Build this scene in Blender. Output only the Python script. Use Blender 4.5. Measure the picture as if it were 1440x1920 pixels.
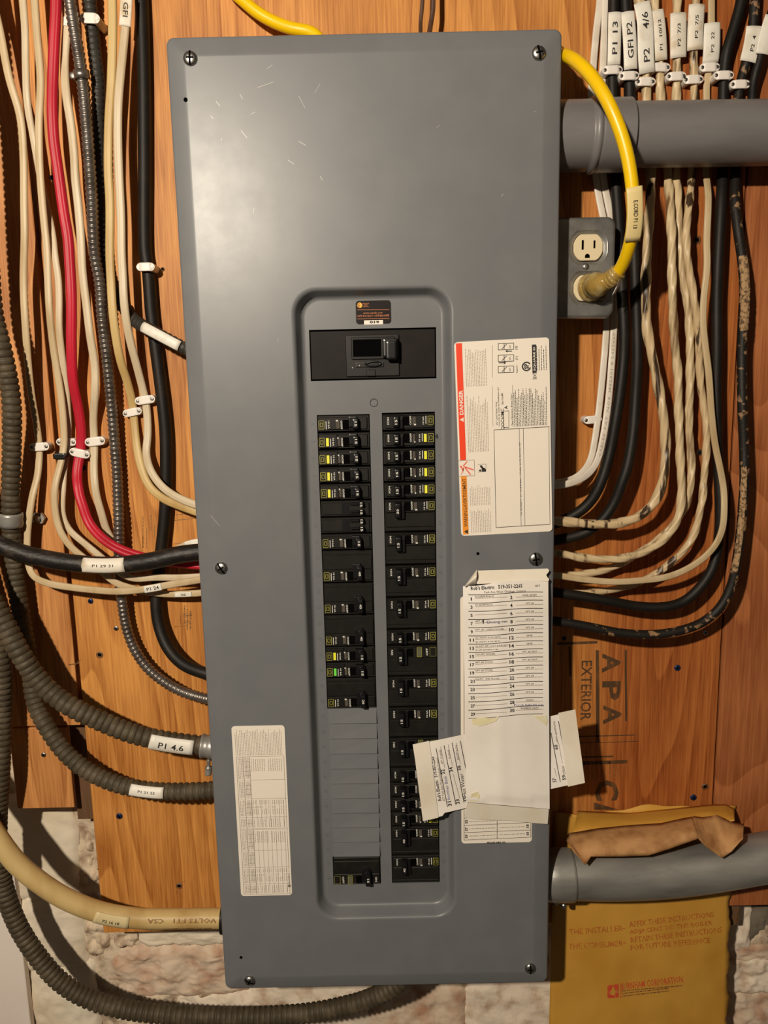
import bpy, bmesh, math, random
from mathutils import Vector, Matrix, noise
for o in list(bpy.data.objects): bpy.data.objects.remove(o)
scn = bpy.context.scene
COL = scn.collection
RND = random.Random(7)

# ---------------------------------------------------------------- camera
# world: X right along the wall, Y into the wall (plywood face at Y=0), Z up.  "h" is distance out from the plywood.
F = 1442.0
ZT = 1.9                       # height of the panel's top edge
PW, PH = 0.4009, 1.0957        # panel cover width and height
COV, FL = 0.100, 0.083         # cover face and floor of its recess, out from the plywood
CU, CV, CZ = 0.21105291, 0.35033541, -0.85162879
UP = Vector((0.02169384, -0.98599501, 0.16535783)); FW = Vector((-0.00100633, 0.16537514, 0.98623022))
UP.normalize(); FW = (FW - UP*FW.dot(UP)).normalized()
RT = (-UP).cross(FW)          # right = down x forward in (u, v, depth)
def p2w(p): return Vector((p[0], p[2]-COV, ZT-p[1]))
def d2w(p): return Vector((p[0], p[2], -p[1]))
CAM = p2w((CU, CV, CZ)); cR, cU, cF = d2w(RT), d2w(UP), d2w(FW)
cam_d = bpy.data.cameras.new('camera'); cam = bpy.data.objects.new('camera', cam_d); COL.objects.link(cam)
cam_d.sensor_fit = 'VERTICAL'; cam_d.sensor_height = 24.0; cam_d.lens = F/1920*24.0; cam_d.clip_start = 0.01
m = Matrix((cR, cU, -cF)).transposed().to_4x4(); m.translation = CAM; cam.matrix_world = m
scn.camera = cam
# ---------------------------------------------------------------- world, light, exposure
w = bpy.data.worlds.new('world'); scn.world = w; w.use_nodes = True
w.node_tree.nodes['Background'].inputs[0].default_value = (1.0, 0.80, 0.60, 1)
w.node_tree.nodes['Background'].inputs[1].default_value = 0.05
LD = bpy.data.lights.new('bare_bulb_light', 'POINT'); LD.energy = 120; LD.color = (1.0, 0.88, 0.71); LD.shadow_soft_size = 0.028
LO = bpy.data.objects.new('bare_bulb_light', LD); COL.objects.link(LO)
LO.location = p2w((-0.3236, -0.1572, -1.4123))
vs = scn.view_settings; vs.view_transform = 'Standard'; vs.look = 'None'; vs.gamma = 1; vs.use_curve_mapping = False
vs.exposure = 0.0

# ---------------------------------------------------------------- pixel -> point helpers
def at(px, py, h):
    d = cR*((px-720)/F) - cU*((py-960)/F) + cF
    t = (-h - CAM.y)/d.y
    return CAM + d*t
ROT = [None]     # while a crooked sticker is drawn: (x, v, angle) of its turn on the cover
def turn(x, v, s=1):
    cx, cv, a = ROT[0]; a *= s; dx, dv = x-cx, v-cv
    return cx+dx*math.cos(a)+dv*math.sin(a), cv-dx*math.sin(a)+dv*math.cos(a)
def uv(px, py, h):
    p = at(px, py, h); return (p.x, ZT-p.z) if ROT[0] is None else turn(p.x, ZT-p.z, -1)
def proj(P):
    q = P-CAM; z = q.dot(cF); return 720+F*q.dot(cR)/z, 960-F*q.dot(cU)/z
def mpp(px, py, h): return (at(px+1, py, h)-at(px, py, h)).length
# ---------------------------------------------------------------- materials
MATS = {}
def node(nt, t, **k):
    n = nt.nodes.new(t)
    for a, b in k.items(): setattr(n, a, b)
    return n
def mat(name, c, c2=None, scale=40, thr=(.45, .65), stretch=(1,1,1), rough=.5, metal=0, bump=0, bscale=None, spec=.5, rvar=0, alpha=1, trans=0, detail=4, distort=0, coat=0):
    if name in MATS: return MATS[name]
    M = bpy.data.materials.new(name); M.use_nodes = True; nt = M.node_tree; b = nt.nodes['Principled BSDF']
    b.inputs['Base Color'].default_value = (*c, 1); b.inputs['Roughness'].default_value = rough
    b.inputs['Metallic'].default_value = metal; b.inputs['Specular IOR Level'].default_value = spec
    b.inputs['Alpha'].default_value = alpha; b.inputs['Transmission Weight'].default_value = trans
    b.inputs['Coat Weight'].default_value = coat
    L = nt.links.new
    tc = node(nt, 'ShaderNodeTexCoord'); mp = node(nt, 'ShaderNodeMapping'); mp.inputs['Scale'].default_value = stretch
    L(tc.outputs['Object'], mp.inputs[0])
    if c2:
        n = node(nt, 'ShaderNodeTexNoise'); n.inputs['Scale'].default_value = scale; n.inputs['Detail'].default_value = detail; n.inputs['Distortion'].default_value = distort
        r = node(nt, 'ShaderNodeValToRGB'); r.color_ramp.elements[0].position = thr[0]; r.color_ramp.elements[1].position = thr[1]
        r.color_ramp.elements[0].color = (*c, 1); r.color_ramp.elements[1].color = (*c2, 1)
        L(mp.outputs[0], n.inputs['Vector']); L(n.outputs[0], r.inputs[0]); L(r.outputs[0], b.inputs['Base Color'])
    if rvar:
        n = node(nt, 'ShaderNodeTexNoise'); n.inputs['Scale'].default_value = scale*1.7; n.inputs['Detail'].default_value = 6
        r = node(nt, 'ShaderNodeMapRange'); r.inputs['From Min'].default_value = .35; r.inputs['From Max'].default_value = .65
        r.inputs['To Min'].default_value = rough-rvar; r.inputs['To Max'].default_value = rough+rvar
        L(mp.outputs[0], n.inputs['Vector']); L(n.outputs[0], r.inputs[0]); L(r.outputs[0], b.inputs['Roughness'])
    if bump:
        n = node(nt, 'ShaderNodeTexNoise'); n.inputs['Scale'].default_value = bscale or scale*4; n.inputs['Detail'].default_value = 4
        bp = node(nt, 'ShaderNodeBump'); bp.inputs['Strength'].default_value = bump; bp.inputs['Distance'].default_value = .002
        L(mp.outputs[0], n.inputs['Vector']); L(n.outputs[0], bp.inputs['Height']); L(bp.outputs[0], b.inputs['Normal'])
    MATS[name] = M; return M
def wood(name, light, dark, off=(0,0,0), rings=14, zs=.16, lowscale=5.5, red=0):
    M = bpy.data.materials.new(name); M.use_nodes = True; nt = M.node_tree; b = nt.nodes['Principled BSDF']; L = nt.links.new
    tc = node(nt, 'ShaderNodeTexCoord')
    mp = node(nt, 'ShaderNodeMapping'); mp.inputs['Scale'].default_value = (1, 1, zs); mp.inputs['Location'].default_value = off
    L(tc.outputs['Object'], mp.inputs[0])
    n1 = node(nt, 'ShaderNodeTexNoise'); n1.inputs['Scale'].default_value = lowscale; n1.inputs['Detail'].default_value = 2; n1.inputs['Roughness'].default_value = .35; n1.inputs['Distortion'].default_value = .25
    L(mp.outputs[0], n1.inputs['Vector'])
    mu = node(nt, 'ShaderNodeMath', operation='MULTIPLY'); mu.inputs[1].default_value = rings; L(n1.outputs[0], mu.inputs[0])
    pp = node(nt, 'ShaderNodeMath', operation='FRACT'); L(mu.outputs[0], pp.inputs[0])
    r1 = node(nt, 'ShaderNodeValToRGB'); e = r1.color_ramp.elements
    e[0].position = 0; e[0].color = (0,0,0,1); e[1].position = .82; e[1].color = (.75,.75,.75,1)
    x = e.new(.96); x.color = (.9,.9,.9,1); x = e.new(1.0); x.color = (0,0,0,1)
    L(pp.outputs[0], r1.inputs[0])
    mp2 = node(nt, 'ShaderNodeMapping'); mp2.inputs['Scale'].default_value = (1, 1, .035); mp2.inputs['Location'].default_value = off; L(tc.outputs['Object'], mp2.inputs[0])
    n2 = node(nt, 'ShaderNodeTexNoise'); n2.inputs['Scale'].default_value = 420; n2.inputs['Detail'].default_value = 5; L(mp2.outputs[0], n2.inputs['Vector'])
    n3 = node(nt, 'ShaderNodeTexNoise'); n3.inputs['Scale'].default_value = 7; n3.inputs['Detail'].default_value = 3; L(tc.outputs['Object'], n3.inputs['Vector'])
    a1 = node(nt, 'ShaderNodeMath', operation='MULTIPLY_ADD'); a1.inputs[1].default_value = .42; L(r1.outputs[0], a1.inputs[0])
    a2 = node(nt, 'ShaderNodeMath', operation='MULTIPLY_ADD'); a2.inputs[1].default_value = 1.25; a2.inputs[2].default_value = -.52; L(n2.outputs[0], a2.inputs[0])
    L(a2.outputs[0], a1.inputs[2])
    a3 = node(nt, 'ShaderNodeMath', operation='MULTIPLY_ADD'); a3.inputs[1].default_value = .75; L(n3.outputs[0], a3.inputs[0]); a3b = node(nt, 'ShaderNodeMath', operation='ADD'); a3b.inputs[1].default_value = -.22
    L(a1.outputs[0], a3.inputs[2]); L(a3.outputs[0], a3b.inputs[0])
    r = node(nt, 'ShaderNodeValToRGB'); r.color_ramp.elements[0].color = (*light, 1); r.color_ramp.elements[1].color = (*dark, 1)
    r.color_ramp.elements[0].position = .12; r.color_ramp.elements[1].position = .85
    L(a3b.outputs[0], r.inputs[0])
    sx = node(nt, 'ShaderNodeSeparateXYZ'); L(tc.outputs['Object'], sx.inputs[0])
    mr = node(nt, 'ShaderNodeMapRange', interpolation_type='SMOOTHSTEP'); mr.inputs['From Min'].default_value = .42; mr.inputs['From Max'].default_value = .53; mr.inputs['To Max'].default_value = red
    L(sx.outputs[0], mr.inputs['Value'])
    mx = node(nt, 'ShaderNodeMix', data_type='RGBA', blend_type='MULTIPLY'); mx.inputs[7].default_value = (.68, .49, .46, 1)
    L(mr.outputs[0], mx.inputs[0]); L(r.outputs[0], mx.inputs[6]); L(mx.outputs[2], b.inputs['Base Color'])
    b.inputs['Roughness'].default_value = .55; b.inputs['Specular IOR Level'].default_value = .35
    bp = node(nt, 'ShaderNodeBump'); bp.inputs['Strength'].default_value = .25; bp.inputs['Distance'].default_value = .001
    L(n2.outputs[0], bp.inputs['Height']); L(bp.outputs[0], b.inputs['Normal'])
    return M
WOOD_MAIN = wood('plywood_orange', (.68,.300,.072), (.32,.098,.014), rings=26, zs=.065, red=1)
WOOD_LEFT = wood('plywood_tan', (.64,.285,.09), (.33,.115,.028), (3,1,2), 18, .10)
WOOD_RIGHT = wood('plywood_red', (.45,.155,.052), (.24,.066,.017), (7.3,1,4.1), 22, .30, 3.6)
WOOD_DARK = wood('plywood_dark', (.17,.09,.045), (.09,.045,.018), (9,3,1), 8)
GREY = mat('grey_enamel', (.150,.154,.163), (.163,.166,.172), scale=26, thr=(.4,.7), rough=.37, rvar=.012, bump=.012, bscale=900, spec=.45)
DGREY = mat('grey_enamel_mark', (.085,.095,.105), rough=.4)
LGREY = mat('bare_scratch', (.5,.48,.45), rough=.35)
BLK = mat('black_phenolic', (.010,.0088,.0075), (.014,.012,.010), scale=60, rough=.42, spec=.32)
BLK2 = mat('black_toggle', (.007,.007,.008), rough=.3)
HOLE = mat('dark_hole', (.003,.003,.003), rough=.9, spec=0)
WHT = mat('white_print', (.72,.70,.64), rough=.6)
YEL = mat('yellow_mark', (.86,.83,.05), rough=.5)
GRN = mat('green_mark', (.16,.75,.08), rough=.5)
OLV = mat('olive_print', (.30,.28,.05), rough=.5)
INK = mat('black_ink', (.02,.018,.017), rough=.6)
INKG = mat('grey_ink', (.26,.22,.19), rough=.6)
INKL = mat('light_grey_ink', (.40,.34,.29), rough=.6)
BLUE = mat('blue_pen', (.10,.11,.30), rough=.6)
STICK = mat('sticker_white', (.84,.76,.66), rough=.42)
PAPER = mat('paper_white', (.84,.78,.72), (.78,.72,.64), scale=18, thr=(.45,.7), rough=.75)
TAPE = mat('yellowed_tape', (.78,.71,.60), (.72,.63,.48), scale=30, thr=(.5,.75), rough=.4)
STAIN = mat('paper_stain', (.76,.68,.42), (.80,.74,.58), scale=60, rough=.8)
TAG = mat('tag_white', (.76,.70,.60), (.55,.42,.26), scale=55, thr=(.52,.72), rough=.55)
TAGW = mat('tag_clean', (.80,.76,.68), (.66,.60,.50), scale=70, thr=(.5,.75), rough=.5)
RED = mat('label_red', (.86,.055,.012), rough=.45)
ORG = mat('label_orange', (.88,.30,.02), rough=.45)
PINK = mat('label_pink', (.80,.16,.10), rough=.5)
CREAM = mat('cable_cream', (.56,.43,.26), (.44,.315,.165), scale=40, thr=(.45,.7), rough=.42, spec=.35, stretch=(1,1,.3))
CREAM2 = mat('cable_cream_pale', (.59,.48,.33), (.48,.365,.22), scale=40, thr=(.48,.72), rough=.42, spec=.35, stretch=(1,1,.3))
YCRM = mat('cable_yellowed', (.56,.40,.17), (.44,.28,.10), scale=32, thr=(.45,.68), rough=.45, spec=.3, detail=7, stretch=(1,1,.3))
SCUF = mat('cable_scuffed', (.57,.42,.24), (.05,.028,.014), scale=110, thr=(.55,.62), rough=.4, stretch=(1,1,.10), detail=7, spec=.4)
SCUF2 = mat('cable_scuffed_light', (.60,.46,.27), (.18,.10,.045), scale=110, thr=(.52,.68), rough=.4, stretch=(1,1,.10), detail=7, spec=.4)
WCAB = mat('cable_white', (.74,.67,.58), (.64,.56,.46), scale=40, rough=.4)
REDC = mat('cable_red', (.50,.010,.030), (.38,.008,.020), scale=30, thr=(.45,.7), rough=.45, stretch=(1,1,.3), spec=.35)
BLKC = mat('cable_black', (.0075,.0058,.0045), (.014,.010,.007), scale=45, thr=(.45,.75), rough=.55, bump=.06, bscale=300, spec=.3)
SEUC = mat('cable_black_worn', (.0085,.0065,.0055), (.050,.036,.025), scale=90, thr=(.55,.74), rough=.5, bump=.35, bscale=260, stretch=(.5,1,1), spec=.4)
PLAS = mat('cable_black_plaster', (.012,.009,.007), (.28,.16,.08), scale=110, thr=(.575,.64), rough=.55, bump=.15, bscale=350, detail=6, spec=.3)
CORR = mat('conduit_grey_green', (.060,.046,.028), (.105,.080,.050), scale=60, thr=(.45,.68), rough=.55, spec=.25, detail=7, bump=.15, bscale=400)
CORR2 = mat('conduit_charcoal', (.030,.028,.024), (.050,.045,.036), scale=40, thr=(.45,.72), rough=.5, spec=.3)
BX = mat('steel_flex', (.30,.265,.24), (.20,.17,.15), scale=50, rough=.36, metal=.85)
GALV = mat('galvanised', (.37,.355,.325), (.20,.195,.185), scale=34, thr=(.35,.7), rough=.42, metal=.45, rvar=.06, stretch=(.3,1,1), bump=.1, bscale=200)
PLATE = mat('galvanised_plate', (.34,.33,.31), (.20,.195,.185), scale=40, thr=(.35,.65), rough=.30, metal=.6, detail=8)
STEEL = mat('screw_steel', (.40,.39,.37), rough=.34, metal=1)
PVC = mat('pvc_grey', (.180,.170,.172), (.130,.120,.120), scale=30, thr=(.4,.75), rough=.4, stretch=(.25,1,1))
YCORD = mat('cord_yellow', (.88,.56,.002), (.82,.50,.002), scale=20, rough=.34)
CLIP = mat('clip_white', (.80,.74,.68), rough=.42)
IVORY = mat('ivory_plastic', (.74,.62,.40), rough=.35)
CLEAR = mat('clear_plug', (.50,.32,.08), (.72,.55,.24), scale=70, rough=.12, alpha=.55)
BRASS = mat('brass', (.75,.55,.22), rough=.3, metal=1)
ENV = mat('manila_envelope', (.60,.31,.045), (.52,.25,.030), scale=14, thr=(.4,.7), rough=.6, bump=.1, bscale=60)
ENVIN = mat('torn_kraft', (.50,.26,.10), (.30,.13,.04), scale=34, thr=(.45,.66), rough=.75, bump=.3, bscale=120)
ENVPR = mat('orange_print', (.46,.12,.018), (.54,.24,.03), scale=220, thr=(.48,.62), rough=.7)
ENVRD = mat('red_print', (.58,.06,.02), (.52,.18,.04), scale=260, thr=(.5,.68), rough=.7)
STAMP = mat('stamp_ink', (.075,.035,.012), (.20,.08,.02), scale=160, thr=(.5,.75), rough=.6, stretch=(1,1,.2))
STAMPF = mat('faded_stamp_ink', (.20,.09,.025), (.34,.15,.045), scale=260, thr=(.45,.6), rough=.6)
BSCREW = mat('blue_screw', (.03,.045,.12), rough=.35, metal=.6)
PLASTER = mat('plaster_cream', (.80,.70,.55), (.72,.60,.44), scale=14, thr=(.4,.7), rough=.85, bump=.35, bscale=90)
MORTAR = mat('mortar_rough', (.68,.55,.40), (.32,.21,.13), scale=46, thr=(.45,.68), rough=.9, bump=.9, bscale=120, detail=8)
STONEP = mat('stone_pink', (.70,.55,.41), (.48,.27,.17), scale=34, thr=(.44,.68), rough=.85, bump=.7, bscale=90, detail=8)
STONEW = mat('stone_whitewashed', (.80,.68,.54), (.54,.37,.25), scale=40, thr=(.50,.72), rough=.85, bump=.6, bscale=90, detail=8)
STONED = mat('stone_grey', (.20,.165,.12), (.13,.10,.07), scale=24, rough=.9, bump=.5)
PAINTW = mat('painted_board', (.84,.74,.67), (.79,.69,.61), scale=8, rough=.6, bump=.08, bscale=60)

# ---------------------------------------------------------------- object helpers
def link(o, parent=None):
    COL.objects.link(o)
    if parent: o.parent = parent
    return o
def tag(o, label=None, cat=None, group=None, kind=None):
    if label: o['label'] = label
    if cat: o['category'] = cat
    if group: o['group'] = group
    if kind: o['kind'] = kind
    return o
def empty(name, loc=(0,0,0)):
    o = bpy.data.objects.new(name, None); o.location = loc; o.empty_display_size = .02; return link(o)
def mobj(name, V, Fc, m, parent=None, smooth=False):
    me = bpy.data.meshes.new(name); me.from_pydata([tuple(v) for v in V], [], Fc); me.materials.append(m); me.validate()
    if smooth: me.polygons.foreach_set('use_smooth', [True]*len(me.polygons))
    o = bpy.data.objects.new(name, me)
    if parent is not None and parent.type == 'EMPTY':
        link(o, parent); o.matrix_parent_inverse = Matrix.Translation(-Vector(parent.location))
    else: link(o, parent)
    return o
class MB:
    def __init__(s): s.V = []; s.F = []
    def add(s, V, Fc):
        k = len(s.V); s.V += [Vector(v) for v in V]; s.F += [[i+k for i in f] for f in Fc]; return s
    def quad(s, *p): return s.add(p, [list(range(len(p)))])
    def bm(s, b):
        b.verts.index_update(); s.add([v.co.copy() for v in b.verts], [[v.index for v in f.verts] for f in b.faces]); b.free(); return s
    def box(s, x0, x1, v0, v1, h0, h1, bev=0, seg=1, taper=0):
        """box in wall coordinates: x, v (down from the panel top), h (out from plywood)"""
        b = bmesh.new(); P = []
        for h, t in ((h0, 0), (h1, taper)):
            for x, v in ((x0+t, v0+t), (x1-t, v0+t), (x1-t, v1-t), (x0+t, v1-t)): P.append(b.verts.new((x, -h, ZT-v)))
        for f in ((3,2,1,0), (4,5,6,7), (0,1,5,4), (1,2,6,5), (2,3,7,6), (3,0,4,7)): b.faces.new([P[i] for i in f])
        bmesh.ops.recalc_face_normals(b, faces=b.faces)
        if bev: bmesh.ops.bevel(b, geom=b.edges[:], offset=bev, segments=seg, affect='EDGES', profile=.7)
        return s.bm(b)
    def cyl(s, x, v, h0, h1, r0, r1=None, n=20, dome=0):
        r1 = r0 if r1 is None else r1; V = []; Fc = []
        prof = [(r0, h0), (r1, h1)]
        if dome: prof += [(r1*math.cos(a), h1+dome*math.sin(a)) for a in (.4, .8, 1.2)]
        for r, h in prof: V += [(x+r*math.cos(2*math.pi*i/n), -h, ZT-v+r*math.sin(2*math.pi*i/n)) for i in range(n)]
        for k in range(len(prof)-1): Fc += [[k*n+i, k*n+(i+1) % n, (k+1)*n+(i+1) % n, (k+1)*n+i] for i in range(n)]
        Fc.append([(len(prof)-1)*n+i for i in range(n)]); Fc.append([n-1-i for i in range(n)])
        return s.add(V, Fc)
    def build(s, name, m, parent=None, smooth=False): return mobj(name, s.V, s.F, m, parent, smooth)
def rrect(x0, x1, v0, v1, r, n=8):
    P = []
    for cx, cy, a0 in ((x1-r, v0+r, -90), (x1-r, v1-r, 0), (x0+r, v1-r, 90), (x0+r, v0+r, 180)):
        for i in range(n+1):
            a = math.radians(a0+90*i/n); P.append((cx+r*math.cos(a), cy+r*math.sin(a)))
    return P
def wl(P, h): return [Vector((x, -h, ZT-v)) for x, v in P]
def strip(mb, A, B):
    n = len(A); mb.add(A+B, [[i, (i+1) % n, n+(i+1) % n, n+i] for i in range(n)])
def loops(mb, LL):
    n = len(LL[0]); V = [p for L in LL for p in L]
    mb.add(V, [[k*n+i, k*n+(i+1) % n, (k+1)*n+(i+1) % n, (k+1)*n+i] for k in range(len(LL)-1) for i in range(n)])
def fill(outer, holes, h):
    """flat plate face with holes at height h"""
    b = bmesh.new(); E = []
    for L in [outer]+holes:
        vs_ = [b.verts.new(p) for p in wl(L, h)]
        for i in range(len(vs_)): E.append(b.edges.new((vs_[i], vs_[(i+1) % len(vs_)])))
    bmesh.ops.triangle_fill(b, use_beauty=True, use_dissolve=False, edges=E, normal=(0,-1,0))
    for f in b.faces:
        f.normal_update()
        if f.normal.y > 0: f.normal_flip()
    return b

# ---------------------------------------------------------------- lettering
TC = {}
def glyphs(s, bold=0, sub=False):
    if 'M' in s or 'm' in s: bold = min(bold, .004)
    k = (s, bold, sub)
    if k not in TC:
        c = bpy.data.curves.new('t', 'FONT'); c.body = s; c.resolution_u = 2 if len(s) < 14 else 1; c.offset = bold; c.fill_mode = 'FRONT'
        o = bpy.data.objects.new('t', c); me = bpy.data.meshes.new_from_object(o)
        if sub:
            b = bmesh.new(); b.from_mesh(me); hh = max(v.co.y for v in b.verts)-min(v.co.y for v in b.verts)
            for _ in range(2):
                bmesh.ops.triangulate(b, faces=b.faces[:]); E = [e for e in b.edges if abs(e.verts[0].co.y-e.verts[1].co.y) > hh*.22]
                if E: bmesh.ops.subdivide_edges(b, edges=E, cuts=1)
            bmesh.ops.triangulate(b, faces=b.faces[:]); b.to_mesh(me); b.free()
        V = [v.co.copy() for v in me.vertices]; Fc = [list(p.vertices) for p in me.polygons]
        bpy.data.objects.remove(o); bpy.data.curves.remove(c); bpy.data.meshes.remove(me)
        x0 = min(v.x for v in V); x1 = max(v.x for v in V); y0 = min(v.y for v in V); y1 = max(v.y for v in V)
        TC[k] = ([((v.x-(x0+x1)/2)/(x1-x0), (v.y-(y0+y1)/2)/max(y1-y0, 1e-6)) for v in V], Fc)
    return TC[k]
class Decal:
    """flat print on a surface; fn(x, y) -> world point, x right and y down in metres"""
    curved = False
    def __init__(s, h=COV, fn=None, lift=.00025):
        s.h = h; s.curved = fn is not None; s.mb = MB(); s.lift = lift
        s.fn = fn or (lambda x, v: Vector((x, -(h+lift), ZT-v)))
    def text(s, t, x, v, w, hh, ang=0, bold=.008):
        P, Fc = glyphs(t, bold, s.curved); a = math.radians(ang); ca, sa = math.cos(a), math.sin(a)
        s.mb.add([s.fn(x+(gx*w*ca-gy*hh*sa), v-(gx*w*sa+gy*hh*ca)) for gx, gy in P], Fc); return s
    def ptext(s, t, px, py, wp, hp, ang=0, bold=.008):
        x, v = uv(px, py, s.h); k = mpp(px, py, s.h); return s.text(t, x, v, wp*k, hp*k, ang, bold)
    def rect(s, x0, v0, x1, v1): s.mb.quad(s.fn(x0, v0), s.fn(x0, v1), s.fn(x1, v1), s.fn(x1, v0)); return s
    def seg(s, a, b, w, n=1):
        d = Vector((b[0]-a[0], b[1]-a[1])); L = d.length; d /= L; q = Vector((-d.y, d.x))*w/2
        for i in range(n):
            A = Vector(a)+d*L*i/n; B = Vector(a)+d*L*(i+1)/n
            s.mb.quad(s.fn(*(A-q)), s.fn(*(A+q)), s.fn(*(B+q)), s.fn(*(B-q)))
        return s
    def pseg(s, a, b, wp): return s.seg(uv(*a, s.h), uv(*b, s.h), wp*mpp(*a, s.h))
    def ppoly(s, pts):
        s.mb.quad(*[s.fn(*uv(px, py, s.h)) for px, py in pts]); return s
    def words(s, a, b, w, seed=0, step=.0022):
        """a line of type too small to read: short strokes of word length"""
        r = random.Random(seed); d = Vector((b[0]-a[0], b[1]-a[1])); L = d.length; d /= L; t = 0
        while t < L:
            q = min(L, t+step*r.uniform(.5, 2.2)); s.seg(tuple(Vector(a)+d*t), tuple(Vector(a)+d*q), w); t = q+step*.35
        return s
    def pwords(s, a, b, wp, seed=0): return s.words(uv(*a, s.h), uv(*b, s.h), wp*mpp(*a, s.h), seed)
    def build(s, name, m, parent):
        o = s.mb.build(name, m, parent)
        if name in ('small_type', 'stamped_numbers', 'rating_text', 'printed_text', 'table_lines', 'small_print', 'scratch_marks', 'label_print', 'instruction_lettering', 'mill_stamp', 'address_print'): o['kind'] = 'stuff'
        return o

# ---------------------------------------------------------------- cables
def catmull(P, step):
    P = [P[0]*2-P[1]]+P+[P[-1]*2-P[-2]]; out = []
    for i in range(1, len(P)-2):
        p0, p1, p2, p3 = P[i-1:i+3]; n = max(1, int((p2-p1).length/step))
        t0 = 0; t1 = t0+max(1e-5, (p1-p0).length)**.5; t2 = t1+max(1e-5, (p2-p1).length)**.5; t3 = t2+max(1e-5, (p3-p2).length)**.5
        for k in range(n):
            t = t1+(t2-t1)*k/n
            A1 = p0*((t1-t)/(t1-t0))+p1*((t-t0)/(t1-t0)); A2 = p1*((t2-t)/(t2-t1))+p2*((t-t1)/(t2-t1)); A3 = p2*((t3-t)/(t3-t2))+p3*((t-t2)/(t3-t2))
            B1 = A1*((t2-t)/(t2-t0))+A2*((t-t0)/(t2-t0)); B2 = A2*((t3-t)/(t3-t1))+A3*((t-t1)/(t3-t1))
            out.append(B1*((t2-t)/(t2-t1))+B2*((t-t1)/(t2-t1)))
    out.append(P[-2]); return out
def resample(Q, step):
    S = [0]
    for a, b in zip(Q, Q[1:]): S.append(S[-1]+(b-a).length)
    n = max(2, int(S[-1]/step)); out = []; j = 0
    for i in range(n+1):
        s = S[-1]*i/n
        while j < len(S)-2 and S[j+1] < s: j += 1
        t = (s-S[j])/max(1e-9, S[j+1]-S[j]); out.append(Q[j].lerp(Q[j+1], min(1, max(0, t))))
    return out, S[-1]/n
def smooth1(P, k):
    for _ in range(k): P = [P[0]]+[(P[i-1]+P[i]*2+P[i+1])/4 for i in range(1, len(P)-1)]+[P[-1]]
    return P
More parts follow.
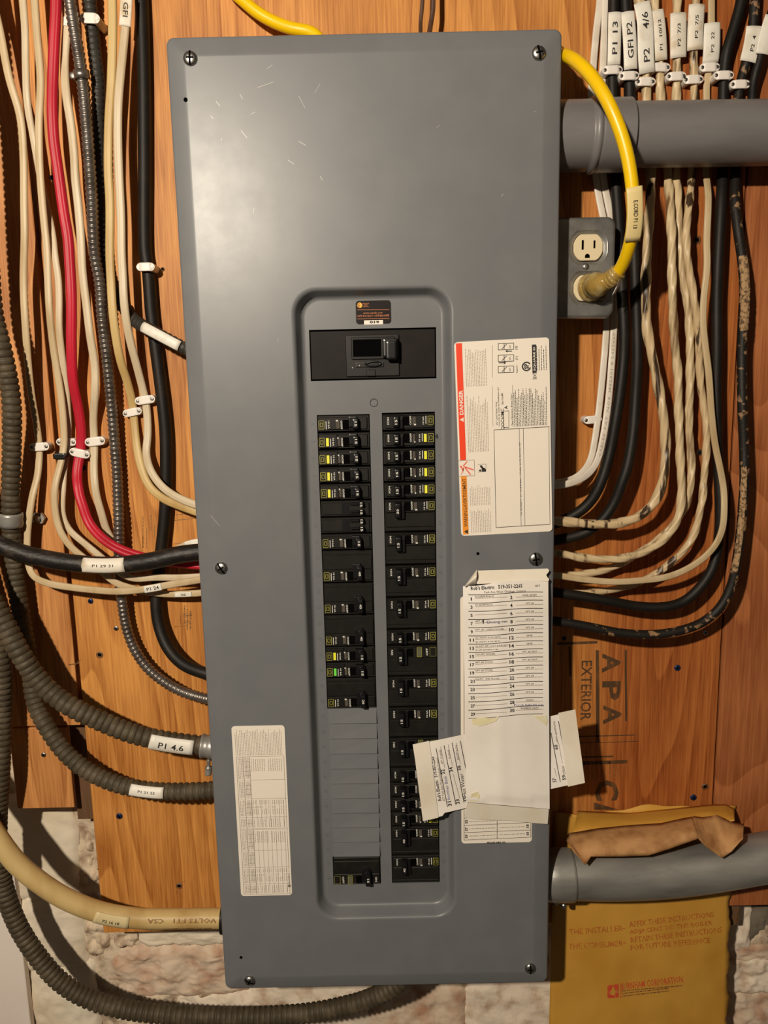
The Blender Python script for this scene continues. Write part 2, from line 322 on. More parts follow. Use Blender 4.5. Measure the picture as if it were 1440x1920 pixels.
class Tube:
    def __init__(s, pts, wpx=None, ref=None, r=None, step=.003, xmax=None, xmin=None, shape='round', flat=.5, twist=0, prof=None, nseg=24, h=.02, sm=3, rfun=None, lobe=.17, lob=.62):
        W_ = []; hh = h
        for p in pts:
            if isinstance(p, Vector): W_.append(p); continue
            if len(p) > 2: hh = p[2]
            W_.append(at(p[0], p[1], hh))
        if not isinstance(pts[0], Vector):      # run on past the photograph's edge
            if pts[0][1] < 90: W_.insert(0, W_[0]+((W_[0]-W_[1]).normalized()*.3+Vector((0, 0, 1))).normalized()*.32)
            elif pts[0][0] < -10: W_.insert(0, W_[0]+(W_[0]-W_[1]).normalized()*.28)
        if not isinstance(pts[-1], Vector) and pts[-1][0] > 1445: W_.append(W_[-1]+(W_[-1]-W_[-2]).normalized()*.28)
        Q, st = resample(catmull(W_, .004), .004); Q = smooth1(Q, sm)
        if xmax is not None:
            while len(Q) > 3 and Q[-2].x > xmax: Q.pop()
            if Q[-1].x > xmax: t = (xmax-Q[-2].x)/(Q[-1].x-Q[-2].x); Q[-1] = Q[-2].lerp(Q[-1], t)
        if xmin is not None:
            while len(Q) > 3 and Q[-2].x < xmin: Q.pop()
            if Q[-1].x < xmin: t = (xmin-Q[-2].x)/(Q[-1].x-Q[-2].x); Q[-1] = Q[-2].lerp(Q[-1], t)
        s.Q, s.st = resample(Q, step); s.L = s.st*(len(s.Q)-1)
        if r is None:
            rx = ref or pts[len(pts)//2]; r = wpx/2*mpp(rx[0], rx[1], h)
        s.r = r; s.b = r*(flat if shape == 'flat' else .93 if shape == 'twist' else 1.0)
        V = []; Fc = []; n = nseg; s.N = []; s.T = []
        for i, p in enumerate(s.Q):
            T = (s.Q[min(i+1, len(s.Q)-1)]-s.Q[max(i-1, 0)]).normalized()
            N = Vector((0,-1,0)); N = (N-T*N.dot(T))
            if N.length < .2: N = Vector((0,0,1)); N = N-T*N.dot(T)
            N.normalize(); B = N.cross(T); s.N.append(N); s.T.append(T)
            sl = i*s.st; k = prof(sl) if prof else 1.0
            if rfun: k *= rfun(sl)
            tw = twist*sl
            for j in range(n):
                a = 2*math.pi*j/n; x, y = math.cos(a), math.sin(a)
                if shape == 'flat':
                    yy = math.copysign(abs(y)**.75, y); q = 1+lobe*math.cos(2*math.pi*x/lob)
                    x, y = x*s.r, yy*s.b*q
                elif shape == 'twist':
                    q = 1+.075*math.cos(4*a); x, y = x*s.r*q*.96, y*s.r*q*.84
                else: x, y = x*s.r, y*s.r
                x *= k; y *= k
                if twist: x, y = x*math.cos(tw)-y*math.sin(tw), x*math.sin(tw)+y*math.cos(tw)
                V.append(p+B*x+N*y)
        m_ = len(s.Q)
        for i in range(m_-1): Fc += [[i*n+j, i*n+(j+1) % n, (i+1)*n+(j+1) % n, (i+1)*n+j] for j in range(n)]
        Fc.append([n-1-j for j in range(n)]); Fc.append([(m_-1)*n+j for j in range(n)])
        s.V, s.F = V, Fc
    def obj(s, name, m, parent=None): s.o = mobj(name, s.V, s.F, m, parent, True); return s.o
    def s_at(s, px, py):
        best = min(range(len(s.Q)), key=lambda i: (proj(s.Q[i])[0]-px)**2+(proj(s.Q[i])[1]-py)**2); return best*s.st
    def fr(s, sl):
        i = min(len(s.Q)-2, max(0, int(sl/s.st))); t = sl/s.st-i
        return s.Q[i]+(s.Q[i+1]-s.Q[i])*t, s.T[i], s.N[i]
    def surf(s, sl, y, lift=.0005, d=1, flag=0, k=1.0):
        P, T, N = s.fr(sl); up = N.cross(T*d)
        a = s.r*k; b = s.b*k if s.b != s.r else s.r*k
        if flag: off = b-flag*y*y/(2*a)
        else: q = min(1, abs(y)/a); off = b*math.sqrt(max(0, 1-q*q))
        if s.b == s.r and not flag:   # wrap round the cable
            th = y/(a+lift); return P+up*math.sin(th)*(a+lift)+N*math.cos(th)*(a+lift)
        return P+up*y+N*(off+lift)
def label_on(tb, px, py, lp, wp, text=None, d=1, m=None, flag=0, k=1.04, tl=.7, th=.4, name='cable_tag', ym=0, rag=0, ink=None):
    """a paper tag stuck on a cable: lp long and wp wide in photograph pixels at that spot"""
    s0 = tb.s_at(px, py); mp = mpp(px, py, .03); Ls, Wd = lp*mp, wp*mp; nx, ny = 10, 10; V = []; Fc = []; rr = random.Random(int(px*7+py))
    y0 = ym*mp
    for lay in (.0009, .0004):
        for i in range(nx+1):
            for j in range(ny+1):
                x = (i/nx-.5)*Ls; y = (j/ny-.5)*Wd
                if rag and i in (0, nx): x += rr.uniform(-1, 1)*.0006
                V.append(tb.surf(s0+d*x, y+y0, lay, d, flag, k))
    q = (nx+1)*(ny+1)
    for i in range(nx):
        for j in range(ny):
            a = i*(ny+1)+j; Fc.append([a, a+ny+1, a+ny+2, a+1]); Fc.append([q+a, q+a+1, q+a+ny+2, q+a+ny+1])
    for i in range(nx): a = i*(ny+1); Fc.append([a, q+a, q+a+ny+1, a+ny+1]); a += ny; Fc.append([a, a+ny+1, q+a+ny+1, q+a])
    for j in range(ny): a = j; Fc.append([a, a+1, q+a+1, q+a]); a = nx*(ny+1)+j; Fc.append([a, q+a, q+a+1, a+1])
    o = mobj(name, V, Fc, m or TAG, tb.o, True)
    if text:
        D = Decal(fn=lambda x, y: tb.surf(s0+d*x, -y+y0, .0012, d, flag, k)); D.text(text, 0, 0, Ls*tl, Wd*th, 0, .012)
        D.build('printed_text', ink or INK, o)
    return o
def rib(pitch, amp, kind='corr'):
    def f(s):
        t = (s/pitch) % 1.0
        if kind == 'corr': return 1+amp*(min(.8, max(-2.4, 2.4*math.cos(2*math.pi*t)+.9))-.6)
        return 1+amp*(.75-1.5*t if t > .22 else -.5+t/.22*.95)   # scalloped steel
    return f

# ================================================================ SETTING: masonry wall, plywood, boards
def grid_sheet(x0, x1, v0, v1, n, m_, hf):
    V = []; Fc = []
    for i in range(n+1):
        for j in range(m_+1):
            x = x0+(x1-x0)*i/n; v = v0+(v1-v0)*j/m_; V.append(Vector((x, -hf(x, v), ZT-v)))
    for i in range(n):
        for j in range(m_): a = i*(m_+1)+j; Fc.append([a, a+m_+1, a+m_+2, a+1][::-1])
    return V, Fc
def fb(x, v, sc, o=4): return noise.fractal(Vector((x*sc, v*sc, 3.1)), 1.0, 2.0, o)
HS = -0.055      # face of the masonry behind the plywood
wall = mobj('wall_back', *grid_sheet(-.75, 1.15, -.35, 1.75, 190, 210, lambda x, v: HS-.010+.009*fb(x, v, 20)), MORTAR, None, True)
tag(wall, kind='structure')
def stone(px0, py0, px1, py1, m, seed, name='stone', bulge=.012, rough=.004, sub=22, power=3.2):
    x0, v0 = uv(px0, py0, -.05); x1, v1 = uv(px1, py1, -.05); V = []; Fc = []; n = sub
    for i in range(n+1):
        for j in range(n+1):
            a, b = 2*i/n-1, 2*j/n-1
            # squircle outline
            k = 1/max(1e-6, (abs(a)**power+abs(b)**power)**(1/power)) * max(abs(a), abs(b)) if (a or b) else 1
            X, Y = a*k, b*k; rad = min(1, (abs(X)**power+abs(Y)**power)**(1/power))
            x = (x0+x1)/2+X*(x1-x0)/2; v = (v0+v1)/2+Y*(v1-v0)/2
            x += .004*fb(x+seed, v, 22); v += .004*fb(x, v+seed, 22)
            V.append(Vector((x, -(HS-.014+bulge*1.15*(1-rad**5)**.6+.002+rough*fb(x+seed*3, v, 38)+.002*fb(x, v+seed, 120, 3)), ZT-v)))
    for i in range(n):
        for j in range(n): a = i*(n+1)+j; Fc.append([a, a+1, a+n+2, a+n+1])
    return mobj(name, V, Fc, m, wall, True)
# plastered block, lower left, rough joint, and the stones that show
stone(-60, 1500, 150, 1700, PLASTER, 1, 'plaster_patch', .010, .0015, 30, 12)
stone(-60, 1690, 160, 1830, PLASTER, 2, 'plaster_patch', .010, .002, 30, 12)
stone(40, 1815, 190, 1990, PLASTER, 3, 'plaster_patch', .010, .002, 30, 9)
stone(172, 1525, 235, 1650, STONEW, 4, bulge=.006, rough=.004); stone(150, 1560, 172, 1640, MORTAR, 31, 'mortar_lump', bulge=.003, rough=.012); stone(155, 1640, 190, 1700, MORTAR, 32, 'mortar_lump', bulge=.004, rough=.012)
stone(168, 1655, 240, 1752, STONEW, 5, bulge=.007, rough=.006); stone(150, 1738, 205, 1806, MORTAR, 33, 'mortar_lump', bulge=.006, rough=.013); stone(202, 1752, 256, 1790, MORTAR, 6, 'mortar_lump', bulge=.008, rough=.014)
stone(248, 1738, 460, 1782, PLASTER, 10, 'plaster_patch', .009, .003, 30, 8)
stone(192, 1782, 470, 1878, STONEP, 8, bulge=.010, rough=.006, sub=40, power=5); stone(185, 1866, 330, 1960, MORTAR, 34, 'mortar_lump', bulge=.006, rough=.010); stone(320, 1872, 520, 1960, STONEW, 9, bulge=.009, sub=30, power=5)
stone(455, 1840, 700, 1960, STONEW, 21, bulge=.009, power=5); stone(690, 1850, 880, 1960, STONEP, 22, bulge=.009, power=5); stone(870, 1840, 1060, 1960, STONEW, 23, bulge=.009, power=5)
stone(1372, 1690, 1412, 1800, STONEW, 11, bulge=.008, power=6); stone(1403, 1690, 1475, 1783, STONED, 12, bulge=.005, rough=.002, power=9)
stone(1370, 1780, 1480, 1812, STONEP, 17, bulge=.008, power=6); stone(1368, 1806, 1480, 1872, STONEW, 13, bulge=.011, sub=30, power=5); stone(1364, 1862, 1480, 1960, STONEP, 14, bulge=.010, sub=30, power=5)
stone(1030, 1700, 1200, 1960, STONEW, 15); stone(1195, 1700, 1366, 1960, STONEW, 16)

def board(name, xy, th, m, h=0.0, parent=wall, bev=.0008):
    (x0, v0), (x1, v1) = xy; mb = MB(); mb.box(x0, x1, v0, v1, h-th, h, bev); return mb.build(name, m, parent)
XL = uv(155, 1320, 0)[0]; XS = uv(1355, 1200, 0)[0]
vA = uv(60, 1363, 0)[1]; vB = uv(300, 1747, 0)[1]; vE = uv(1400, 1699, 0)[1]
main = board('plywood_sheet', ((XL, -.6), (XS-.002, vB)), .018, WOOD_MAIN)
left = board('plywood_sheet', ((-.75, -.6), (XL-.0065, vA)), .018, WOOD_LEFT, -.002)
right = board('plywood_sheet', ((XS+.001, -.6), (1.2, vE)), .018, WOOD_RIGHT, -.001)
xc0 = uv(22, 1450, 0)[0]; xc1 = uv(131, 1450, 0)[0]; vC = uv(60, 1519, 0)[1]
low = board('plywood_offcut', ((xc0, vA+.0035), (xc1, vC)), .008, WOOD_LEFT, -.004)
deep = board('furring_board', ((xc1-.006, vA-.2), (XL+.09, uv(150, 1532, -.03)[1])), .018, WOOD_DARK, -.024)
board('furring_board', ((uv(1362, 1600, 0)[0]-.03, .7), (uv(1388, 1700, -.02)[0], uv(1380, 1735, -.02)[1])), .03, WOOD_DARK, -.020)
xp = uv(60, 1920, -.05)[0]
pb = board('trim_1', ((-.75, uv(20, 1655, -.02)[1]), (xp, 1.75)), .012, PAINTW, -.046, None); tag(pb, kind='structure')
def screw(px, py, r_px, m, parent, name='screw', h=0.0, hole=True):
    x, v = uv(px, py, h); r = r_px*mpp(px, py, h); mb = MB(); mb.cyl(x, v, h-.003, h+.0008, r, r*.92, 16, dome=.0008)
    o = mb.build(name, m, parent, True)
    D = MB(); q = r*.5
    for a in (.4, .4+math.pi/2):
        dx, dz = math.cos(a)*q, math.sin(a)*q; ex, ez = -math.sin(a)*r*.13, math.cos(a)*r*.13
        D.quad(*[Vector((x+sx*dx+sy*ex, -(h+.0018), ZT-v+sx*dz+sy*ez)) for sx, sy in ((-1,-1),(1,-1),(1,1),(-1,1))])
    if hole and parent is not wall and parent.parent is wall or parent is wall: pass
    return o, D
for px, py, r, m, par, hh in ((170,1127,5.5,BSCREW,main,0), (224,1530,6.5,BSCREW,main,0), (157,877,5.5,BSCREW,main,0), (1270,1252,6.5,BSCREW,main,0), (1300,1495,6.5,BSCREW,main,0),
    (218,1178,5,STEEL,main,0), (1322,1186,5,STEEL,main,0), (1311,848,6.5,STEEL,main,0), (97,333,4.5,BSCREW,main,0), (82,1415,5,STEEL,low,-.004), (1058,1197,4.5,BSCREW,main,0)):
    o, D = screw(px, py, r, m, par, h=hh); D.V and mobj(o.name.split('.')[0]+'_hole', [v for v in D.V], D.F, HOLE, par)
for px, py, r in ((187,1228,3.6), (1307,450,4.2), (336,1661,3.2), (1322,1475,3.5), (305,505,2.2)):   # old screw holes
    x, v = uv(px, py, 0); k = mpp(px, py, 0); MB().cyl(x, v, .0001, .0003, r*k, r*k, 14).build('screw_hole', HOLE, main)
    mb = MB(); A = [(x+r*1.9*k*math.cos(i*.4488), v+r*1.9*k*math.sin(i*.4488)) for i in range(14)]; B = [(x+r*1.2*k*math.cos(i*.4488), v+r*1.2*k*math.sin(i*.4488)) for i in range(14)]
    loops(mb, [wl(A, .0001), wl(B, .0011)]); mb.build('screw_hole_rim', WOOD_DARK, main)
# rubber stamps on the plywood
D = Decal(0.0)
D.ptext('A', 1146, 1243, 38, 34, -90, .03); D.ptext('P', 1146, 1295, 38, 34, -90, .03); D.ptext('A', 1148, 1340, 38, 34, -90, .03)
D.ptext('EXTERIOR', 1099, 1295, 118, 20, -90, .012)
D.pseg((1120,1219), (1121,1392), 6.5); D.pseg((1173,1218), (1174,1352), 4)
D.pseg((1045,1207), (1120,1204), 5); D.pseg((1068,1212), (1070,1268), 4)
D.pseg((1085,1381), (1190,1378), 2); D.pseg((1083,1393), (1196,1390), 1.2)
D.ptext('C', 1138, 1482, 42, 44, -90, .03)
D.pseg((1085,1431), (1176,1428), 7); D.pseg((1087,1420), (1150,1418), 3)
D.ppoly(((1113,1504), (1113,1518), (1160,1518)))
D.build('grade_stamp', STAMP, main)
D = Decal(0.0)
for i in range(9): D.pwords((1095+i*8, 1428+3*(i % 3)), (1095+i*8, 1460), 1.6, i)
for i, (x, y, l) in enumerate(((268,968,60), (275,990,38), (283,965,30), (290,985,24), (268,1005,30))): D.pwords((x, y), (x, y+l), 1.3, 20+i)
for i, y in enumerate((955, 966, 976, 1020)): D.pwords((325, y), (372, y-5), 1.5, 40+i)
for i, (x, y, l) in enumerate(((346,1135,34), (351,1142,40), (357,1145,36), (338,1150,22), (330,1174,2))): D.pwords((x, y), (x, y+l), 2.2 if i < 3 else 1.4, 60+i)
D.pwords((328,1175), (352,1173), 1.3, 7); D.ptext('15-60', 352, 1153, 16, 6, 0); D.ptext('DO', 352, 1166, 9, 6, 0)
D.build('mill_stamp', STAMPF, main)
D = Decal(0.0); D.pseg((330,1664), (338,1655), 1.2); D.pseg((338,1655), (347,1652), 1); D.pseg((336,1668), (331,1676), 1); D.pseg((336,1674), (340,1684), 1)
D.pseg((127,1246), (150,1243), 1.4); D.pseg((140,1247), (152,1236), 1.2); D.build('pencil_mark', STAMPF, main)

# ================================================================ ELECTRICAL PANEL
panel = empty('breaker_box', (PW/2, 0, ZT-PH)); tag(panel, 'large grey steel electrical panel with a recessed front full of breakers', 'electrical panel')
mb = MB(); mb.box(.004, PW-.004, .004, PH-.004, .0005, .0735, .001); mb.build('enclosure', GREY, panel)
# recess outline
rx0 = uv(552, 640, COV)[0]; rx1 = uv(847, 640, COV)[0]; rv0 = uv(700, 540, COV)[1]; rv1 = uv(720, 1722, COV)[1]
mb = MB()
O = lambda i, h, r=.008: wl(rrect(i-.0020*(1-min(1, i/.014)), PW-i+.0016*(1-min(1, i/.014)), i-.0022*(1-min(1, i/.014)), PH-i+.0015*(1-min(1, i/.014)), max(.002, r-i*.3)), h)
loops(mb, [O(0, .0725), O(0, .0955), O(.0006, .0968), O(.002, .0975), O(.0145, .0995), O(.0165, .1), O(.018, .1)])
RC = lambda i, h, r=.026: wl(rrect(rx0+i, rx1-i, rv0+i, rv1-i, r-i*.8), h)
loops(mb, [RC(-.003, .1), RC(-.0015, .1), RC(.0, .0996), RC(.0013, .0984), RC(.0024, .0960), RC(.0055, .0870), RC(.0068, .0844), RC(.0085, .0832), RC(.010, .083), RC(.011, .083)])
cover = mb.build('cover', GREY, panel, True)
mb = MB(); mb.bm(fill(rrect(.018, PW-.018, .018, PH-.018, .002), [rrect(rx0-.003, rx1+.003, rv0-.003, rv1+.003, .0284)], COV)); mb.build('cover_face', GREY, panel)
# openings in the recess floor
xL0 = uv(594, 780, FL)[0]; xL1 = uv(693, 780, FL)[0]; xR0 = uv(716, 780, FL)[0]; xR1 = uv(815.5, 780, FL)[0]
v0 = uv(700, 776, FL)[1]; vend = uv(720, 1657, FL)[1]; PIT = (vend-v0)/30
mx0 = uv(581, 665, FL)[0]; mx1 = uv(818, 665, FL)[0]; mv0 = uv(700, 616, FL)[1]; mv1 = uv(700, 712, FL)[1]
R4 = lambda a, b, c, d: [(b, c), (b, d), (a, d), (a, c)]
holes = [R4(mx0, mx1, mv0, mv1), R4(xL0, xL1, v0, v0+18*PIT), R4(xL0, xL1, v0+28*PIT, vend), R4(xR0, xR1, v0-.001, vend)]
mb = MB(); mb.bm(fill(rrect(rx0+.011, rx1-.011, rv0+.011, rv1-.011, .0172), holes, FL))
for H_ in holes: loops(mb, [wl(H_, FL), wl(H_, FL-.0025)])
mb.build('deadfront', GREY, panel)
mb = MB(); [mb.quad(*wl(R4(H_[2][0]-.003, H_[0][0]+.003, H_[0][1]-.003, H_[1][1]+.003), FL-.006)) for H_ in holes]; mb.build('dark_interior', HOLE, panel)
for k in range(10):       # blank filler plates
    a = v0+(18+k)*PIT; mb = MB()
    b = bmesh.new(); x0, x1 = xL0+.0015, xL1-.0005
    pts = [(x0, a+.0002, FL+.0002), (x1, a+.0002, FL+.0002), (x1, a+PIT-.0013, FL+.0036), (x0, a+PIT-.0013, FL+.0026)]
    V = [Vector((x, -h, ZT-v)) for x, v, h in pts]+[Vector((x, -(FL-.002), ZT-v)) for x, v, h in pts]; b.free()
    mb.add(V, [[3,2,1,0], [0,1,5,4], [1,2,6,5], [2,3,7,6], [3,0,4,7]]); mb.build('filler_plate', GREY, panel)
# cover screws
for px, py, r in ((357,110,13.5), (1010,100,13.5), (415,1065,12), (1004,1048,13), (468,1838,10), (994,1815,10.5)):
    x, v = uv(px, py, COV); k = mpp(px, py, COV); r *= k; mb = MB(); mb.cyl(x, v, COV-.001, COV+.0012, r, r*.97, 28, dome=.0028)
    o = mb.build('cover_screw', STEEL, panel, True); a = 1.1+px*.01; D = MB()
    for aa, ww, ll in ((a, .13, .95), (a+math.pi/2, .11, .5)):
        dx, dz = math.cos(aa)*r*ll, math.sin(aa)*r*ll; ex, ez = -math.sin(aa)*r*ww, math.cos(aa)*r*ww
        P8 = []
        for t in (-1, -.5, 0, .5, 1):
            hh = COV+.0012+.0028*math.sqrt(max(0, 1-(t*ll)**2))+.0003
            P8.append([Vector((x+t*dx+q*ex, -hh, ZT-v+t*dz+q*ez)) for q in (-1, 1)])
        for i in range(4): D.quad(P8[i][0], P8[i][1], P8[i+1][1], P8[i+1][0])
    D.build('slot', HOLE, o)
D = Decal(COV)
for px, py, r in ((348,187,4), (896,1038,3), (452,1795,3)):
    x, v = uv(px, py, COV); k = mpp(px, py, COV); MB().cyl(x, v, COV+.0001, COV+.0002, r*k, r*k, 14).build('drilled_hole', HOLE, panel)
D = Decal(COV); rr = random.Random(5)
for px, py, l, a in ((482,165,34,20), (450,177,10,-60), (405,190,12,-50), (395,217,8,-50), (470,215,10,30), (560,265,16,-30), (395,966,26,-50), (415,265,6,80), (540,300,14,-35), (600,330,10,-60), (452,245,18,-50), (818,240,8,40), (940,368,6,50), (590,175,20,60), (500,130,14,35), (475,400,10,80), (1000,210,5,10), (520,640,5,60), (560,180,26,-62)):
    a = math.radians(a); D.pseg((px, py), (px+l*math.cos(a), py-l*math.sin(a)), rr.uniform(.5, 1.0))
D.build('scratch_marks', LGREY, panel)
# raised circle and stamped circuit numbers
x, v = uv(701, 755, FL); mb = MB(); k = mpp(701, 755, FL)
A = [(x+8*k*math.cos(i*.262), v+8*k*math.sin(i*.262)) for i in range(24)]; B = [(x+6.6*k*math.cos(i*.262), v+6.6*k*math.sin(i*.262)) for i in range(24)]
loops(mb, [wl(A, FL), wl(B, FL+.0009)]); mb.build('knockout_ring', DGREY, panel, True)
D = Decal(FL)
for i in range(30):
    v = v0+(i+.5)*PIT; D.text(str(2*i+1), xL0-.0055, v, .0018*len(str(2*i+1))*1.2, .0042, -90, 0)
    if i not in (0,): D.text(str(2*i+2), xR1+.0048, v, .0018*len(str(2*i+2))*1.2, .0042, -90, 0)
D.build('stamped_numbers', mat('grey_emboss', (.115,.13,.147), rough=.45), panel)
D = Decal(FL); D.ptext('4', 818, 818, 8, 9, 0, .06); D.build('marker_number', INK, panel)

# ---- stickers
def sticker(name, corners, m, label, h=COV, r=.004, parent=panel):
    xs = [uv(x, y, h) for x, y in corners]; x0 = (xs[0][0]+xs[3][0])/2; x1 = (xs[1][0]+xs[2][0])/2; a = (xs[0][1]+xs[1][1])/2; b = (xs[2][1]+xs[3][1])/2
    mb = MB(); P = rrect(x0, x1, a, b, r); mb.add(wl(P, h+.00022), [list(range(len(P)))[::-1]]); strip(mb, wl(P, h), wl(P, h+.00022))
    o = mb.build(name, m, parent); o['label'] = label; return o, (x0, x1, a, b)
# warning label, right of the breakers
ROT[0] = (*uv(945, 819, COV), math.radians(1.8))
wlb, (wx0, wx1, wv0, wv1) = sticker('warning_label', ((850,642), (1031,632), (1034,995), (866,1006)), STICK, 'white warning label with a red danger bar and an orange warning bar')
c1 = lambda x, y: (840+x/7.2, 620+y/7.2)
c2 = lambda x, y: (840+x/7.2, 810+y/7.2)
H_ = COV+.0003
WX = lambda f: wx0+f*(wx1-wx0); WV = lambda f: wv0+f*(wv1-wv0)
ww, wh = wx1-wx0, wv1-wv0
vred = uv(860, 863, COV)[1]; vor = uv(862, 893, COV)[1]
D = Decal(H_); D.rect(WX(.018), WV(.006), WX(.082), vred); D.build('danger_bar', RED, wlb)
D = Decal(H_); D.rect(WX(.02), vor, WX(.082), WV(.992)); D.build('warning_bar', ORG, wlb)
D = Decal(H_, lift=.0005); D.text('DANGER', WX(.052), uv(861, 755, COV)[1], ww*.26, ww*.042, 90, .03)
v_ = uv(862, 787, COV)[1]; D.mb.quad(*[D.fn(*q) for q in ((WX(.030), v_), (WX(.072), v_+ww*.024), (WX(.072), v_-ww*.024))]); D.build('danger_lettering', STICK, wlb)
D = Decal(H_, lift=.0005); D.text('WARNING/AVERTISSEMENT', WX(.054), uv(866, 943, COV)[1], ww*.53, ww*.040, 90, .02)
v_ = uv(866, 997, COV)[1]; D.mb.quad(*[D.fn(*q) for q in ((WX(.030), v_), (WX(.074), v_+ww*.024), (WX(.074), v_-ww*.024))]); D.build('warning_lettering', INK, wlb)
D = Decal(H_)     # rows of small type, set sideways
sd = 0
for blk, (f0, f1, a, b) in enumerate(((.115,.345,.03,.225), (.115,.345,.265,.56), (.115,.345,.735,.84), (.115,.345,.86,.985))):
    n = 13 if blk < 2 else 12
    for i in range(n):
        x = WX(f0+(f1-f0)*i/n); sd += 1; e = random.Random(sd).uniform(0, .05)*(b-a)*4
        D.words((x, WV(b)), (x, WV(min(b-.01, a+e))), .00055, sd, .0019)
D.build('small_type', INKL, wlb)
D = Decal(H_)
D.text('QOC60MC', WX(.490), uv(938, 786, COV)[1], ww*.225, ww*.042, 90, .03)
D.text('Series / Serie M01', WX(.490), uv(940, 748, COV)[1], ww*.12, ww*.022, 90)
D.text('QO  Load Center Cover', WX(.425), uv(930, 775, COV)[1], ww*.25, ww*.022, 90); D.text('Couvercle de Centre de Distribution QO', WX(.450), uv(931, 763, COV)[1], ww*.42, ww*.020, 90)
D.text('A', WX(.527), uv(948, 764, COV)[1], ww*.035, ww*.035, 90, .03)
D.text('Type 1 Enclosure / Boitier Type 1', WX(.590), uv(957, 768, COV)[1], ww*.34, ww*.020, 90)
for i in range(22):
    x = WX(.615+.36*i/22); D.words((x, uv(960, 800, COV)[1]), (x, uv(960, 728+RND.uniform(0, 26), COV)[1]), .0006, 200+i, .0018)
D.text('Use only Square D  QO / QOB Breakers.  /  N\'utiliser que des disjoncteurs QO', (uv(976, 900, COV)[0]), uv(977, 898, COV)[1], wh*.385, ww*.020, 90)
D.text('Tapped /', WX(.655), uv(968, 692, COV)[1], ww*.09, ww*.020, 90); D.text('(1)', WX(.655), uv(972, 671, COV)[1], ww*.04, ww*.028, 90); D.text('(2)', WX(.655), uv(972, 652, COV)[1], ww*.04, ww*.028, 90)
D.text('SP', uv(987, 687, COV)[0], uv(987, 687, COV)[1], ww*.055, ww*.050, 90, .04)
cx, cv = uv(987, 687, COV)
for i in range(24):
    if 1 < i < 23: a, b = i*.2618, (i+1)*.2618; r = ww*.043; D.seg((cx+r*math.cos(a), cv-r*math.sin(a)), (cx+r*math.cos(b), cv-r*math.sin(b)), ww*.014)
D.text('by Schneider Electric', WX(.83), uv(1011, 675, COV)[1], ww*.29, ww*.020, 90)
for i in range(5): x = WX(.865+.025*i); D.words((x, uv(1020, 694, COV)[1]), (x, uv(1020, 648+6*(i % 2), COV)[1]), .0006, 300+i, .0018)
x = uv(1002, 671, COV)[0]; D.rect(x-ww*.025, uv(1002, 646, COV)[1], x+ww*.020, uv(1002, 699, COV)[1])
D.seg((x-ww*.025, uv(1002, 701, COV)[1]), (x+ww*.02, uv(1002, 701, COV)[1]), .0006); D.seg((x-ww*.025, uv(1002, 710, COV)[1]), (x+ww*.02, uv(1002, 710, COV)[1]), .0006)
D.text('D', x, uv(1002, 705.5, COV)[1], ww*.03, ww*.03, 90, .03)
for k in range(2): D.text('SA', uv(1002, 671, COV)[0], 0, 0, 0) if 0 else None
# frame lines of the two blank fields
for a, b, wd in (((926,806), (1030,800), 1), ((930,989), (1031,983), 1), ((926,806), (930,989), .8), ((973.5,803), (977,986), .7), ((981,803), (984,986), .7), ((1029,800), (1031,983), .7), ((961,722), (962,800), .6), ((923,647), (923,708), .5), ((923,724), (924,800), .4)): D.pseg(a, b, wd)
for a, b in (((944,771), (954,770)), ((944,802), (954,801)), ((944,771), (944,802)), ((954,770), (954,801))): D.pseg(a, b, .8)
for yy in (650, 672, 693):   # little breaker drawings
    for a, b in (((934,yy-6), (963,yy-7)), ((934,yy+6), (963,yy+5)), ((934,yy-6), (934,yy+6)), ((963,yy-7), (963,yy+5)), ((941,yy+4), (950,yy-5)), ((945,yy-6), (945,yy+5)), ((956,yy-3), (956,yy+3))): D.pseg(a, b, 1)
D.ppoly(((947,658), (951,661), (951,659.5), (960,659), (960,657.5), (951,657.5), (951,656))); D.ppoly(((949,680), (945,677), (945,679), (935,679.5), (935,681), (945,681), (945,683)))
D.build('label_print', INK, wlb)
D = Decal(H_, lift=.0005); D.text('SQUARE D', uv(1002, 671, COV)[0]-ww*.001, uv(1002, 673, COV)[1], ww*.25, ww*.024, 90, .02); D.build('reversed_lettering', STICK, wlb)
D = Decal(H_)       # shock figure and reading figure
for a, b, t in (((863,874), (869,882), 2.2), ((868,874), (876,865), 2), ((869,876), (867,886), 2), ((870,875), (888,881), 2.6), ((872,877), (882,890), 2.4), ((866,886), (865,890), 1)): D.pseg(a, b, t)
x, v = uv(864, 875, COV); k = mpp(864, 875, COV); D.mb.cyl(x, v, H_, H_+.0003, 2*k, 2*k, 10)
D.build('shock_figure', PINK, wlb)
D = Decal(H_)
D.ppoly(((903,877), (903,884), (911,884), (911,880), (908,877))); D.pseg((904,877), (908,880), 1.6); D.ppoly(((899,873), (903,872), (906,876), (902,878)))
x, v = uv(900, 882, COV); D.mb.cyl(x, v, H_, H_+.0003, 2*k, 2*k, 10)
for a, b in (((859.5,864), (889,862)), ((861,893), (890,892)), ((889,862), (890,892)), ((896,871), (911,870)), ((896,885), (911,884)), ((911,870), (911,884))): D.pseg(a, b, .5)
D.build('reading_figure', INK, wlb)
for o in [wlb]+[c for c in bpy.data.objects if c.parent is wlb]:
    for q in o.data.vertices: x, v = turn(q.co.x, ZT-q.co.z); q.co.x = x; q.co.z = ZT-v
ROT[0] = None
